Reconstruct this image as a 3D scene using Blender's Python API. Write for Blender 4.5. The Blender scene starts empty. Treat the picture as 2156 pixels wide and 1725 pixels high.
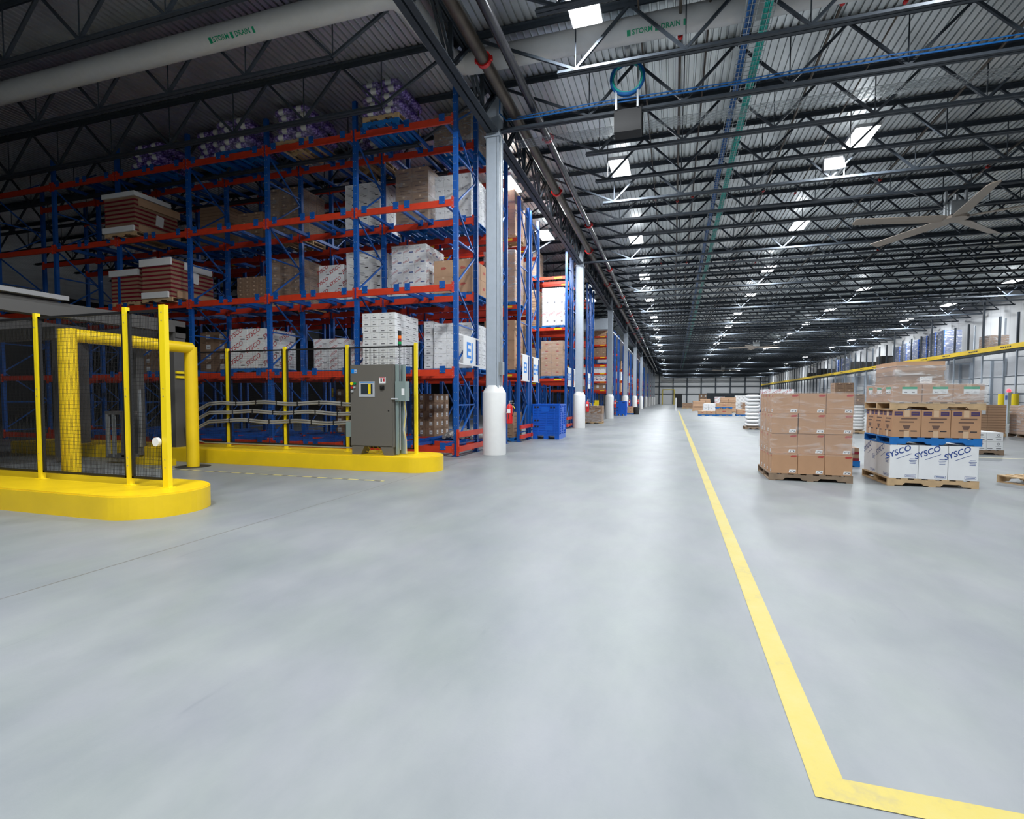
import bpy, math, random
from mathutils import Vector, Matrix
random.seed(7)
C = bpy.context.scene.collection
R_ = random.Random(11)

# ------------------------------------------------------------------ camera
CAM_H = 1.42
cam_d = bpy.data.cameras.new('camera'); cam = bpy.data.objects.new('camera', cam_d); C.objects.link(cam)
cam_d.sensor_fit = 'HORIZONTAL'; cam_d.sensor_width = 36.0
cam_d.lens = 1080.95 / 2156 * 36.0
cam_d.shift_x = -(1086.57 - 1078) / 2156
cam_d.shift_y = (883.71 - 862.5) / 2156
cam_d.clip_start = 0.05; cam_d.clip_end = 400
rt = Vector((0.95606813, 0.29313234, 0.00267619))
dn = Vector((0.0147509, -0.03898923, -0.99913075))
fw = Vector((-0.29277319, 0.95527654, -0.04160032))
m = Matrix((( rt.x, -dn.x, -fw.x, 0), (rt.y, -dn.y, -fw.y, 0), (rt.z, -dn.z, -fw.z, CAM_H), (0, 0, 0, 1)))
cam.matrix_world = m
bpy.context.scene.camera = cam

# ------------------------------------------------------------------ world, exposure
sc = bpy.context.scene
w = bpy.data.worlds.new('world'); sc.world = w; w.use_nodes = True
w.node_tree.nodes['Background'].inputs[0].default_value = (0.5, 0.6, 0.75, 1)
w.node_tree.nodes['Background'].inputs[1].default_value = 0.0
sc.view_settings.view_transform = 'Standard'; sc.view_settings.look = 'None'
sc.view_settings.gamma = 1.0; sc.view_settings.use_curve_mapping = False
sc.view_settings.exposure = 0.52
LAMP_W = 300.0       # watts of each high-bay lamp
LAMP_SPREAD = 180.0
cy = sc.cycles
cy.max_bounces = 6; cy.diffuse_bounces = 3; cy.glossy_bounces = 2; cy.transmission_bounces = 2
cy.transparent_max_bounces = 10; cy.caustics_reflective = False; cy.caustics_refractive = False
cy.sample_clamp_indirect = 4.0

# ------------------------------------------------------------------ materials
def nm(name, col, rough=0.5, metal=0.0, noise=0.0, nscale=8.0, bump=0.0, bscale=40.0, spec=0.5, coat=0.0, emis=None, estr=0.0):
    mt = bpy.data.materials.new(name); mt.use_nodes = True
    nt = mt.node_tree; b = nt.nodes['Principled BSDF']
    b.inputs['Base Color'].default_value = (*col, 1); b.inputs['Roughness'].default_value = rough
    b.inputs['Metallic'].default_value = metal; b.inputs['Specular IOR Level'].default_value = spec
    if coat: b.inputs['Coat Weight'].default_value = coat; b.inputs['Coat Roughness'].default_value = 0.15
    if emis: b.inputs['Emission Color'].default_value = (*emis, 1); b.inputs['Emission Strength'].default_value = estr
    if noise > 0:
        tc = nt.nodes.new('ShaderNodeTexCoord'); n = nt.nodes.new('ShaderNodeTexNoise'); n.inputs['Scale'].default_value = nscale
        n.inputs['Detail'].default_value = 4
        nt.links.new(tc.outputs['Object'], n.inputs['Vector'])
        r = nt.nodes.new('ShaderNodeMapRange'); r.inputs[3].default_value = 1 - noise; r.inputs[4].default_value = 1 + noise
        r.inputs[1].default_value = 0.3; r.inputs[2].default_value = 0.7
        nt.links.new(n.outputs['Fac'], r.inputs[0])
        mx = nt.nodes.new('ShaderNodeVectorMath'); mx.operation = 'SCALE'; mx.inputs[0].default_value = col
        nt.links.new(r.outputs[0], mx.inputs['Scale']); nt.links.new(mx.outputs[0], b.inputs['Base Color'])
    if bump > 0:
        tc = nt.nodes.new('ShaderNodeTexCoord'); n = nt.nodes.new('ShaderNodeTexNoise'); n.inputs['Scale'].default_value = bscale
        nt.links.new(tc.outputs['Object'], n.inputs['Vector'])
        bp = nt.nodes.new('ShaderNodeBump'); bp.inputs['Strength'].default_value = bump; bp.inputs['Distance'].default_value = 0.01
        nt.links.new(n.outputs['Fac'], bp.inputs['Height']); nt.links.new(bp.outputs[0], b.inputs['Normal'])
    return mt
M = {}
M['blue'] = nm('rack_blue_paint', (0.005, 0.085, 0.36), 0.4, noise=0.08)
M['orange'] = nm('beam_red_orange_paint', (0.62, 0.045, 0.015), 0.42, noise=0.08)
M['yellow'] = nm('safety_yellow_paint', (0.83, 0.56, 0.008), 0.38, noise=0.05, nscale=3, bump=0.05)
M['yellow2'] = nm('post_yellow_powder_coat', (0.88, 0.66, 0.01), 0.4)
M['black'] = nm('black_steel', (0.008, 0.008, 0.009), 0.5)
M['rubber'] = nm('black_rubber', (0.012, 0.012, 0.013), 0.7)
M['joist'] = nm('slate_joist_primer', (0.04, 0.05, 0.063), 0.55, noise=0.12, spec=0.3)
M['column'] = nm('column_grey_paint', (0.38, 0.43, 0.49), 0.5, noise=0.04)
M['deck'] = nm('galvanised_deck', (0.72, 0.75, 0.76), 0.38, metal=0.88, noise=0.12, nscale=1.3)
M['white'] = nm('white_sleeve_plastic', (0.72, 0.72, 0.71), 0.45, noise=0.02)
M['pipewhite'] = nm('white_pipe_jacket', (0.66, 0.66, 0.66), 0.5, noise=0.03)
M['pipe'] = nm('brown_steel_pipe', (0.085, 0.066, 0.05), 0.35, metal=0.5, noise=0.35, nscale=3)
M['pipedark'] = nm('dark_steel_pipe', (0.045, 0.045, 0.05), 0.25, metal=0.6, noise=0.2, nscale=3)
M['red'] = nm('red_paint', (0.62, 0.012, 0.012), 0.35)
M['galv'] = nm('galvanised_steel', (0.45, 0.48, 0.5), 0.35, metal=0.7, noise=0.1)
M['cab'] = nm('cabinet_taupe_enamel', (0.125, 0.115, 0.1), 0.5, bump=0.08, bscale=220)
M['cabgreen'] = nm('grey_green_enamel', (0.21, 0.27, 0.26), 0.45)
M['mach'] = nm('machine_grey_enamel', (0.085, 0.082, 0.08), 0.45)
M['machlt'] = nm('machine_cover_light_grey', (0.25, 0.25, 0.26), 0.4)
M['conduit'] = nm('grey_conduit', (0.26, 0.25, 0.23), 0.5)
M['card'] = nm('kraft_cardboard', (0.46, 0.262, 0.145), 0.7, noise=0.05, nscale=5)
M['card2'] = nm('dull_kraft_cardboard', (0.30, 0.19, 0.12), 0.75, noise=0.08, nscale=5)
M['cardlt'] = nm('light_kraft_cardboard', (0.50, 0.31, 0.19), 0.7, noise=0.05, nscale=5)
M['cardseam'] = nm('cardboard_edge_seam', (0.2, 0.11, 0.065), 0.8)
M['tape'] = nm('packing_tape', (0.62, 0.44, 0.29), 0.3)
M['cwhite'] = nm('white_carton_board', (0.80, 0.81, 0.82), 0.55, noise=0.02)
M['cwseam'] = nm('white_carton_seam', (0.32, 0.33, 0.35), 0.8)
M['label'] = nm('white_paper_label', (0.8, 0.8, 0.8), 0.5)
M['inkblue'] = nm('blue_ink', (0.02, 0.06, 0.26), 0.5)
M['inkred'] = nm('red_ink', (0.45, 0.02, 0.03), 0.5)
M['inkgrey'] = nm('grey_ink', (0.16, 0.16, 0.18), 0.6)
M['inkdark'] = nm('dark_ink', (0.03, 0.025, 0.03), 0.6)
M['inkpurple'] = nm('purple_ink', (0.06, 0.035, 0.12), 0.6)
M['inkbrown'] = nm('brown_ink', (0.14, 0.08, 0.06), 0.6)
M['greenstrip'] = nm('green_strip', (0.0, 0.33, 0.16), 0.5)
M['signblue'] = nm('sign_blue', (0.0, 0.22, 0.72), 0.4)
M['signwhite'] = nm('sign_white_vinyl', (0.8, 0.8, 0.8), 0.4)
M['palletwood'] = nm('pallet_pine', (0.52, 0.36, 0.2), 0.75, noise=0.15, nscale=6)
M['palletold'] = nm('pallet_weathered_wood', (0.24, 0.17, 0.115), 0.8, noise=0.2, nscale=6)
M['palletblue'] = nm('pallet_blue_paint', (0.004, 0.14, 0.45), 0.6, noise=0.12, nscale=6)
M['binblue'] = nm('blue_bin_plastic', (0.005, 0.12, 0.62), 0.35)
M['bindark'] = nm('dark_blue_plastic', (0.01, 0.045, 0.17), 0.35)
M['maroon'] = nm('maroon_tray_band', (0.2, 0.006, 0.02), 0.5)
M['cable_blue'] = nm('blue_cable', (0.0, 0.10, 0.34), 0.4)
M['cable_teal'] = nm('teal_cable', (0.01, 0.42, 0.36), 0.4)
M['fan'] = nm('fan_blade_beige', (0.40, 0.33, 0.27), 0.5)
M['wall'] = nm('insulated_wall_panel', (0.5, 0.51, 0.52), 0.45, noise=0.02)
M['walllow'] = nm('dock_wall_panel', (0.4, 0.41, 0.43), 0.5, noise=0.03)
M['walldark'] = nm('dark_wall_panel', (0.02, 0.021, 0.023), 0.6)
M['curtain'] = nm('black_curtain', (0.012, 0.016, 0.02), 0.8)
M['screen'] = nm('display_glass', (0.03, 0.04, 0.05), 0.15)
M['bezel'] = nm('silver_bezel', (0.42, 0.44, 0.46), 0.35)
M['amber'] = nm('amber_lens', (0.8, 0.16, 0.01), 0.3)
M['green'] = nm('green_lens', (0.0, 0.25, 0.07), 0.3)
M['steelbag'] = nm('silver_foil_bundle', (0.35, 0.34, 0.32), 0.4, noise=0.4, nscale=14, bump=0.6, bscale=25)
M['redglow'] = nm('red_dock_lamp', (0.7, 0.02, 0.03), 0.4, emis=(1, 0.05, 0.08), estr=1.5)
M['tray_plain'] = M['card2']
def emis_mat(name, col, s):
    mt = bpy.data.materials.new(name); mt.use_nodes = True; nt = mt.node_tree
    nt.nodes.remove(nt.nodes['Principled BSDF']); e = nt.nodes.new('ShaderNodeEmission')
    e.inputs[0].default_value = (*col, 1); e.inputs[1].default_value = s
    nt.links.new(e.outputs[0], nt.nodes['Material Output'].inputs[0]); return mt
M['uplight'] = emis_mat('lamp_uplight_glow', (0.93, 0.97, 1.0), 3.0)
M['diffuser'] = emis_mat('lamp_diffuser_glow', (0.93, 0.97, 1.0), 5.0)
# floor: polished concrete
def floor_mat():
    mt = bpy.data.materials.new('polished_concrete'); mt.use_nodes = True; nt = mt.node_tree; b = nt.nodes['Principled BSDF']
    N, L = nt.nodes.new, nt.links.new
    tc = N('ShaderNodeTexCoord')
    def noise(scale, det, stretch=(1, 1, 1)):
        mp = N('ShaderNodeMapping'); mp.inputs['Scale'].default_value = stretch; mp.inputs['Rotation'].default_value = (0, 0, 0.35)
        L(tc.outputs['Object'], mp.inputs[0]); n = N('ShaderNodeTexNoise'); n.inputs['Scale'].default_value = scale; n.inputs['Detail'].default_value = det
        n.inputs['Roughness'].default_value = 0.6; L(mp.outputs[0], n.inputs['Vector']); return n
    n1 = noise(0.55, 6); n2 = noise(2.6, 7, (1, 0.45, 1)); n3 = noise(60, 3); n5 = noise(0.9, 4, (1.3, 1, 1)); n6 = noise(7, 6, (1, 0.12, 1))
    def ramp(nn, p0, c0, p1, c1):
        cr = N('ShaderNodeValToRGB'); cr.color_ramp.interpolation = 'EASE'; e = cr.color_ramp.elements; e[0].position = p0; e[1].position = p1; e[0].color = (*c0, 1); e[1].color = (*c1, 1)
        L(nn.outputs['Fac'], cr.inputs[0]); return cr
    def mulc(A, B, f=1.0):
        x = N('ShaderNodeMix'); x.data_type = 'RGBA'; x.blend_type = 'MULTIPLY'; x.inputs[0].default_value = f; L(A, x.inputs[6]); L(B, x.inputs[7]); return x
    c1 = ramp(n1, 0.2, (0.202, 0.220, 0.227), 0.8, (0.262, 0.272, 0.278)); c2 = ramp(n2, 0.15, (0.86, 0.87, 0.88), 0.85, (1.08, 1.07, 1.06)); c5 = ramp(n5, 0.15, (0.99, 0.97, 1.04), 0.85, (0.99, 1.03, 0.98)); c6 = ramp(n6, 0.22, (0.86, 0.86, 0.87), 0.36, (1, 1, 1))
    m1 = mulc(mulc(mulc(c1.outputs[0], c2.outputs[0]).outputs[2], c5.outputs[0]).outputs[2], c6.outputs[0])
    vo = N('ShaderNodeTexVoronoi'); vo.inputs['Scale'].default_value = 2.1; L(tc.outputs['Object'], vo.inputs['Vector'])
    mu = N('ShaderNodeMapRange'); mu.inputs[1].default_value = 0.012; mu.inputs[2].default_value = 0.022; mu.inputs[3].default_value = 1; mu.inputs[4].default_value = 0; L(vo.outputs['Distance'], mu.inputs[0])
    sp = N('ShaderNodeSeparateXYZ'); L(tc.outputs['Object'], sp.inputs[0])
    def line(sock, at, wdt):
        a = N('ShaderNodeMath'); a.operation = 'SUBTRACT'; a.inputs[1].default_value = at; L(sock, a.inputs[0])
        b2 = N('ShaderNodeMath'); b2.operation = 'ABSOLUTE'; L(a.outputs[0], b2.inputs[0])
        c = N('ShaderNodeMath'); c.operation = 'LESS_THAN'; c.inputs[1].default_value = wdt; L(b2.outputs[0], c.inputs[0]); return c
    j1 = line(sp.outputs['X'], -4.5, 0.006)
    ad = N('ShaderNodeMath'); ad.operation = 'MAXIMUM'; L(j1.outputs[0], ad.inputs[0])
    mu2 = N('ShaderNodeMath'); mu2.operation = 'MULTIPLY'; mu2.inputs[1].default_value = 0.45; L(mu.outputs[0], mu2.inputs[0]); L(mu2.outputs[0], ad.inputs[1])
    m2 = N('ShaderNodeMix'); m2.data_type = 'RGBA'; L(ad.outputs[0], m2.inputs[0]); L(m1.outputs[2], m2.inputs[6]); m2.inputs[7].default_value = (0.13, 0.12, 0.11, 1)
    L(m2.outputs[2], b.inputs['Base Color'])
    rr = N('ShaderNodeMapRange'); rr.inputs[1].default_value = 0.3; rr.inputs[2].default_value = 0.7; rr.inputs[3].default_value = 0.36; rr.inputs[4].default_value = 0.48; b.inputs['Specular IOR Level'].default_value = 0.25
    L(n1.outputs['Fac'], rr.inputs[0]); L(rr.outputs[0], b.inputs['Roughness'])
    bp = N('ShaderNodeBump'); bp.inputs['Strength'].default_value = 0.04; bp.inputs['Distance'].default_value = 0.01; L(n3.outputs['Fac'], bp.inputs['Height']); L(bp.outputs[0], b.inputs['Normal'])
    return mt
M['floor'] = floor_mat()
def linepaint_mat():
    mt = nm('worn_yellow_floor_paint', (0.86, 0.70, 0.16), 0.45); nt = mt.node_tree; b = nt.nodes['Principled BSDF']; N, L = nt.nodes.new, nt.links.new
    tc = N('ShaderNodeTexCoord'); n = N('ShaderNodeTexNoise'); n.inputs['Scale'].default_value = 2.2; n.inputs['Detail'].default_value = 8; n.inputs['Roughness'].default_value = 0.7
    L(tc.outputs['Object'], n.inputs['Vector']); cr = N('ShaderNodeValToRGB')
    e = cr.color_ramp.elements; e[0].position = 0.33; e[0].color = (0.33, 0.28, 0.13, 1); e[1].position = 0.45; e[1].color = (0.45, 0.36, 0.075, 1)
    e2 = e.new(0.66); e2.color = (0.45, 0.385, 0.12, 1); L(n.outputs['Fac'], cr.inputs[0]); L(cr.outputs[0], b.inputs['Base Color']); return mt
M['linepaint'] = linepaint_mat()
M['creampaint'] = nm('cream_floor_paint', (0.62, 0.58, 0.42), 0.5, noise=0.15)
def stripe_mat(name, axis, period, c1, c2, duty=0.5):
    mt = nm(name, c1, 0.5); nt = mt.node_tree; b = nt.nodes['Principled BSDF']; N, L = nt.nodes.new, nt.links.new
    tc = N('ShaderNodeTexCoord'); sp = N('ShaderNodeSeparateXYZ'); L(tc.outputs['Object'], sp.inputs[0])
    a = N('ShaderNodeMath'); a.operation = 'DIVIDE'; a.inputs[1].default_value = period; L(sp.outputs[axis], a.inputs[0])
    f = N('ShaderNodeMath'); f.operation = 'FRACT'; L(a.outputs[0], f.inputs[0])
    g = N('ShaderNodeMath'); g.operation = 'GREATER_THAN'; g.inputs[1].default_value = duty; L(f.outputs[0], g.inputs[0])
    mx = N('ShaderNodeMix'); mx.data_type = 'RGBA'; mx.inputs[6].default_value = (*c1, 1); mx.inputs[7].default_value = (*c2, 1)
    L(g.outputs[0], mx.inputs[0]); L(mx.outputs[2], b.inputs['Base Color']); return mt
M['hazard'] = stripe_mat('hazard_tape', 'X', 0.32, (0.6, 0.52, 0.2), (0.16, 0.15, 0.12), 0.6)
M['wallribs'] = stripe_mat('wall_panel_ribs', 'Y', 1.1, (0.50, 0.51, 0.52), (0.42, 0.43, 0.45), 0.93)
def bag_mat():
    mt = nm('purple_onion_net', (0.1, 0.04, 0.3), 0.35); nt = mt.node_tree; b = nt.nodes['Principled BSDF']; N, L = nt.nodes.new, nt.links.new
    tc = N('ShaderNodeTexCoord'); v = N('ShaderNodeTexVoronoi'); v.inputs['Scale'].default_value = 16; L(tc.outputs['Object'], v.inputs['Vector'])
    cr = N('ShaderNodeValToRGB'); e = cr.color_ramp.elements; e[0].color = (0.55, 0.42, 0.9, 1); e[1].color = (0.07, 0.02, 0.26, 1); e[0].position = 0.1; e[1].position = 0.7
    L(v.outputs['Distance'], cr.inputs[0]); L(cr.outputs[0], b.inputs['Base Color'])
    bp = N('ShaderNodeBump'); bp.invert = True; bp.inputs['Strength'].default_value = 0.9; bp.inputs['Distance'].default_value = 0.03
    L(v.outputs['Distance'], bp.inputs['Height']); L(bp.outputs[0], b.inputs['Normal']); return mt
M['bag'] = bag_mat()
def wrap_mat(name, dens):
    mt = bpy.data.materials.new(name); mt.use_nodes = True; nt = mt.node_tree; b = nt.nodes['Principled BSDF']; N, L = nt.nodes.new, nt.links.new
    b.inputs['Base Color'].default_value = (0.85, 0.86, 0.88, 1); b.inputs['Roughness'].default_value = 0.12; b.inputs['Specular IOR Level'].default_value = 0.9
    tc = N('ShaderNodeTexCoord'); mp = N('ShaderNodeMapping'); mp.inputs['Scale'].default_value = (1, 1, 5.5); mp.inputs['Rotation'].default_value = (0.12, 0.16, 0)
    L(tc.outputs['Object'], mp.inputs[0]); n = N('ShaderNodeTexNoise'); n.inputs['Scale'].default_value = 1.9; n.inputs['Detail'].default_value = 7; n.inputs['Roughness'].default_value = 0.62; n.inputs['Distortion'].default_value = 1.2
    L(mp.outputs[0], n.inputs['Vector'])
    r = N('ShaderNodeMapRange'); r.inputs[1].default_value = 0.5; r.inputs[2].default_value = 0.72; r.inputs[3].default_value = dens * 0.22; r.inputs[4].default_value = min(0.8, dens); L(n.outputs['Fac'], r.inputs[0])
    bp = N('ShaderNodeBump'); bp.inputs['Strength'].default_value = 0.7; bp.inputs['Distance'].default_value = 0.02; L(n.outputs['Fac'], bp.inputs['Height']); L(bp.outputs[0], b.inputs['Normal'])
    tr = N('ShaderNodeBsdfTransparent'); mx = N('ShaderNodeMixShader'); L(r.outputs[0], mx.inputs[0]); L(tr.outputs[0], mx.inputs[1]); L(b.outputs[0], mx.inputs[2])
    L(mx.outputs[0], nt.nodes['Material Output'].inputs[0]); return mt
M['wrap'] = wrap_mat('clear_stretch_wrap', 0.38); M['wrapthick'] = wrap_mat('thick_stretch_wrap', 0.8)

# ------------------------------------------------------------------ mesh builder
class MB:
    def __init__(s): s.v = []; s.f = []; s.m = []; s.mats = []
    def mi(s, k):
        if k not in s.mats: s.mats.append(k)
        return s.mats.index(k)
    def add(s, vs, fs, mat):
        o = len(s.v); s.v += [tuple(v) for v in vs]; k = s.mi(mat)
        for f in fs: s.f.append([i + o for i in f]); s.m.append(k)
    def box(s, x0, x1, y0, y1, z0, z1, mat):
        s.add([(x0,y0,z0),(x1,y0,z0),(x1,y1,z0),(x0,y1,z0),(x0,y0,z1),(x1,y0,z1),(x1,y1,z1),(x0,y1,z1)],
              [(0,3,2,1),(4,5,6,7),(0,1,5,4),(1,2,6,5),(2,3,7,6),(3,0,4,7)], mat); return s
    def bar(s, p0, p1, w, h, mat, up=(0,0,1)):
        p0, p1 = Vector(p0), Vector(p1); d = (p1 - p0).normalized(); u = Vector(up)
        if abs(d.dot(u)) > 0.98: u = Vector((0, 1, 0))
        a = d.cross(u).normalized() * (w/2); b = a.cross(d).normalized() * (h/2)
        q = [p + sa*a + sb*b for p in (p0, p1) for sa, sb in ((-1,-1),(1,-1),(1,1),(-1,1))]
        s.add(q, [(3,2,1,0),(4,5,6,7),(0,1,5,4),(1,2,6,5),(2,3,7,6),(3,0,4,7)], mat); return s
    def tube(s, pts, r, mat, n=10, closed=False, caps=True):
        pts = [Vector(p) for p in pts]; K = len(pts); rings = []
        prev = None
        for i, p in enumerate(pts):
            if closed: t = (pts[(i+1) % K] - pts[i-1]).normalized()
            else: t = (pts[min(i+1, K-1)] - pts[max(i-1, 0)]).normalized()
            if prev is None:
                u = Vector((0,0,1)) if abs(t.z) < 0.9 else Vector((1,0,0)); a = t.cross(u).normalized()
            else: a = (prev - t * prev.dot(t)).normalized()
            prev = a; b = t.cross(a); rr = r[i] if isinstance(r, (list, tuple)) else r
            rings.append([p + (a*math.cos(2*math.pi*k/n) + b*math.sin(2*math.pi*k/n)) * rr for k in range(n)])
        vs = [v for rg in rings for v in rg]; fs = []
        for i in range(K if closed else K-1):
            j = (i+1) % K
            for k in range(n): fs.append((i*n+k, i*n+(k+1)%n, j*n+(k+1)%n, j*n+k))
        if caps and not closed: fs.append(tuple(range(n))[::-1]); fs.append(tuple((K-1)*n+k for k in range(n)))
        s.add(vs, fs, mat); return s
    def lathe(s, cx, cy_, prof, mat, n=24, caps=True):
        return s.tube([(cx, cy_, z) for r, z in prof], [r for r, z in prof], mat, n, caps=caps)
    def prism(s, poly, z0, z1, mat):
        n = len(poly); vs = [(x,y,z0) for x,y in poly] + [(x,y,z1) for x,y in poly]
        s.add(vs, [tuple(range(n))[::-1], tuple(range(n, 2*n))] + [(i,(i+1)%n,n+(i+1)%n,n+i) for i in range(n)], mat); return s
    def mesh(s, name):
        me = bpy.data.meshes.new(name); me.from_pydata(s.v, [], s.f)
        for k in s.mats: me.materials.append(M[k])
        me.polygons.foreach_set('material_index', s.m); me.update(); return me

def smooth(me, ang=40):
    me.polygons.foreach_set('use_smooth', [True]*len(me.polygons))
    try: me.set_sharp_from_angle(angle=math.radians(ang))
    except Exception: pass
def wloc(o):
    v = Vector(o.location)
    while o.parent: o = o.parent; v += Vector(o.location)
    return v
def put(name, me, parent=None, loc=None, rz=0):
    o = bpy.data.objects.new(name, me); C.objects.link(o)
    if parent: o.parent = parent
    if loc is not None: o.location = loc
    o.rotation_euler = (0, 0, rz); return o
def part(name, mb, parent, sm=False, label=None):
    """mesh given in world coordinates, hung under an unrotated parent"""
    L0 = wloc(parent); mb.v = [(x-L0.x, y-L0.y, z-L0.z) for x, y, z in mb.v]
    me = mb.mesh(name)
    if sm: smooth(me)
    o = put(name, me, parent)
    if label: o['label'] = label
    return o
def tag(o, label, cat, group=None, kind=None):
    if label: o['label'] = label
    if cat: o['category'] = cat
    if group: o['group'] = group
    if kind: o['kind'] = kind
    return o
def thing(name, label, cat, loc, group=None, kind=None):
    o = bpy.data.objects.new(name, None); C.objects.link(o); o.location = loc; o.empty_display_size = 0.1
    return tag(o, label, cat, group, kind)
def solo(name, mb, label, cat, loc=(0,0,0), group=None, sm=False, kind=None):
    """a thing that is one mesh, given in world coordinates"""
    mb.v = [(x-loc[0], y-loc[1], z-loc[2]) for x, y, z in mb.v]; me = mb.mesh(name)
    if sm: smooth(me)
    return tag(put(name, me, None, loc), label, cat, group, kind)
def struct(name, mb):
    o = put(name, mb.mesh(name)); o['kind'] = 'structure'; return o
def copy_tree(o, parent=None):
    c = o.copy(); C.objects.link(c); c.parent = parent
    for ch in list(o.children): copy_tree(ch, c)
    return c
ORD = ['zeroth','first','second','third','fourth','fifth','sixth','seventh','eighth','ninth','tenth','eleventh','twelfth','thirteenth','fourteenth','fifteenth','sixteenth','seventeenth','eighteenth','nineteenth','twentieth']
def ordw(n): 
    if n <= 20: return ORD[n]
    t = {2:'twenty',3:'thirty',4:'forty',5:'fifty',6:'sixty',7:'seventy'}; te = {2:'twentieth',3:'thirtieth',4:'fortieth',5:'fiftieth',6:'sixtieth',7:'seventieth'}
    return te[n//10] if n % 10 == 0 else t[n//10] + '-' + ORD[n%10]

# text as mesh faces: list of (verts2d, faces) centred
_tx = {}
def text2d(s, size, shear=0.0, rot=0.0):
    k = (s, size, shear, rot)
    if k in _tx: return _tx[k]
    cu = bpy.data.curves.new('lettering', 'FONT'); cu.body = s; cu.size = size; cu.shear = shear; cu.align_x = 'CENTER'; cu.align_y = 'CENTER'; cu.resolution_u = 3; cu.offset = size*0.02
    ob = bpy.data.objects.new('lettering', cu); C.objects.link(ob)
    dg = bpy.context.evaluated_depsgraph_get(); me = bpy.data.meshes.new_from_object(ob.evaluated_get(dg))
    c, sn = math.cos(rot), math.sin(rot)
    out = ([(v.co.x*c - v.co.y*sn, v.co.x*sn + v.co.y*c) for v in me.vertices], [tuple(p.vertices) for p in me.polygons])
    bpy.data.objects.remove(ob); bpy.data.curves.remove(cu); bpy.data.meshes.remove(me)
    _tx[k] = out; return out
def rect2d(cx, cy_, w_, h_): return ([(cx-w_/2, cy_-h_/2), (cx+w_/2, cy_-h_/2), (cx+w_/2, cy_+h_/2), (cx-w_/2, cy_+h_/2)], [(0,1,2,3)])
def stamp(mb, shape, dx, dz, face, org, mat, off=0.0015):
    """put a 2-D shape on a vertical face: face '-y','+x','-x'; org = centre point of that face in mesh coords"""
    vs, fs = shape; ox, oy, oz = org; out = []
    for a, b in vs:
        a += dx; b += dz
        if face == '-y': out.append((ox + a, oy - off, oz + b))
        elif face == '+x': out.append((ox + off, oy + a, oz + b))
        elif face == '-x': out.append((ox - off, oy - a, oz + b))
        elif face == '+y': out.append((ox - a, oy + off, oz + b))
    mb.add(out, fs, mat)
# ------------------------------------------------------------------ the hall itself
XC, HALL_X1, HALL_Y0, HALL_Y1, HALL_X0 = -4.33, 21.5, -14.0, 134.0, -44.0
JD = 1.15                                    # joist depth
def zb(Y): return 7.93 - 0.012*(Y - 12.2) if Y > 10 else 7.956
def zdeck(Y): return zb(Y) + JD + 0.012
mb = MB(); mb.box(HALL_X0, HALL_X1+0.3, HALL_Y0, HALL_Y1+0.3, -0.3, 0, 'floor'); struct('floor', mb)
mb = MB()                                   # corrugated roof deck, ribs along the hall
x = HALL_X0; prof = []
while x < HALL_X1 + 0.2:
    prof += [(x, 0.0), (x+0.098, 0.0), (x+0.108, 0.04), (x+0.142, 0.04)]; x += 0.152
segs = [HALL_Y0, -2, 10.0, 20, 30, 42, 56, 70, 86, 102, 118, HALL_Y1+0.3]
for ya, yb_ in zip(segs[:-1], segs[1:]):
    mb = MB(); za = zdeck(ya if ya > 10 else 10.01); zb2 = zdeck(yb_ if yb_ > 10 else 10.01)
    vs = [(px, ya, za+pz) for px, pz in prof] + [(px, yb_, zb2+pz) for px, pz in prof]; n = len(prof)
    mb.add(vs, [(i, n+i, n+i+1, i+1) for i in range(n-1)], 'deck')
    mb.add([(HALL_X0, ya, za+0.05), (HALL_X1+0.3, ya, za+0.05), (HALL_X1+0.3, yb_, zb2+0.05), (HALL_X0, yb_, zb2+0.05)], [(0, 1, 2, 3)], 'joist')
    struct('ceiling', mb)
mb = MB(); mb.box(HALL_X1, HALL_X1+0.25, HALL_Y0, HALL_Y1, 4.3, 9.3, 'wallribs'); mb.box(HALL_X1, HALL_X1+0.25, HALL_Y0, HALL_Y1, 0, 4.3, 'walllow'); struct('wall_right', mb)
mb = MB(); mb.box(HALL_X0, HALL_X1+0.3, HALL_Y1, HALL_Y1+0.3, 0, 9.3, 'wall')
for z in (2.5, 4.3, 5.4): mb.box(HALL_X0, HALL_X1, HALL_Y1-0.25, HALL_Y1, z, z+0.18, 'joist')
for k in range(9): mb.box(-3.6+k*3.3, -3.35+k*3.3, HALL_Y1-0.2, HALL_Y1, 0, 8, 'joist')
struct('wall_far', mb)
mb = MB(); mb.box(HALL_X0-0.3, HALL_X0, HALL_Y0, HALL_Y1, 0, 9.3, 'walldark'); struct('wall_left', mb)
mb = MB(); mb.box(HALL_X0, HALL_X1+0.3, HALL_Y0-0.3, HALL_Y0, 0, 9.3, 'wall'); struct('wall_near', mb)
# grey bulkhead of a lower ceiling over the far racks
mb = MB(); mb.box(-30, -4.75, 38.5, 39.3, 6.55, 7.35, 'column'); mb.box(-30, -4.75, 39.3, 84, 6.75, 6.85, 'column'); struct('trim_1', mb)

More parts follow.
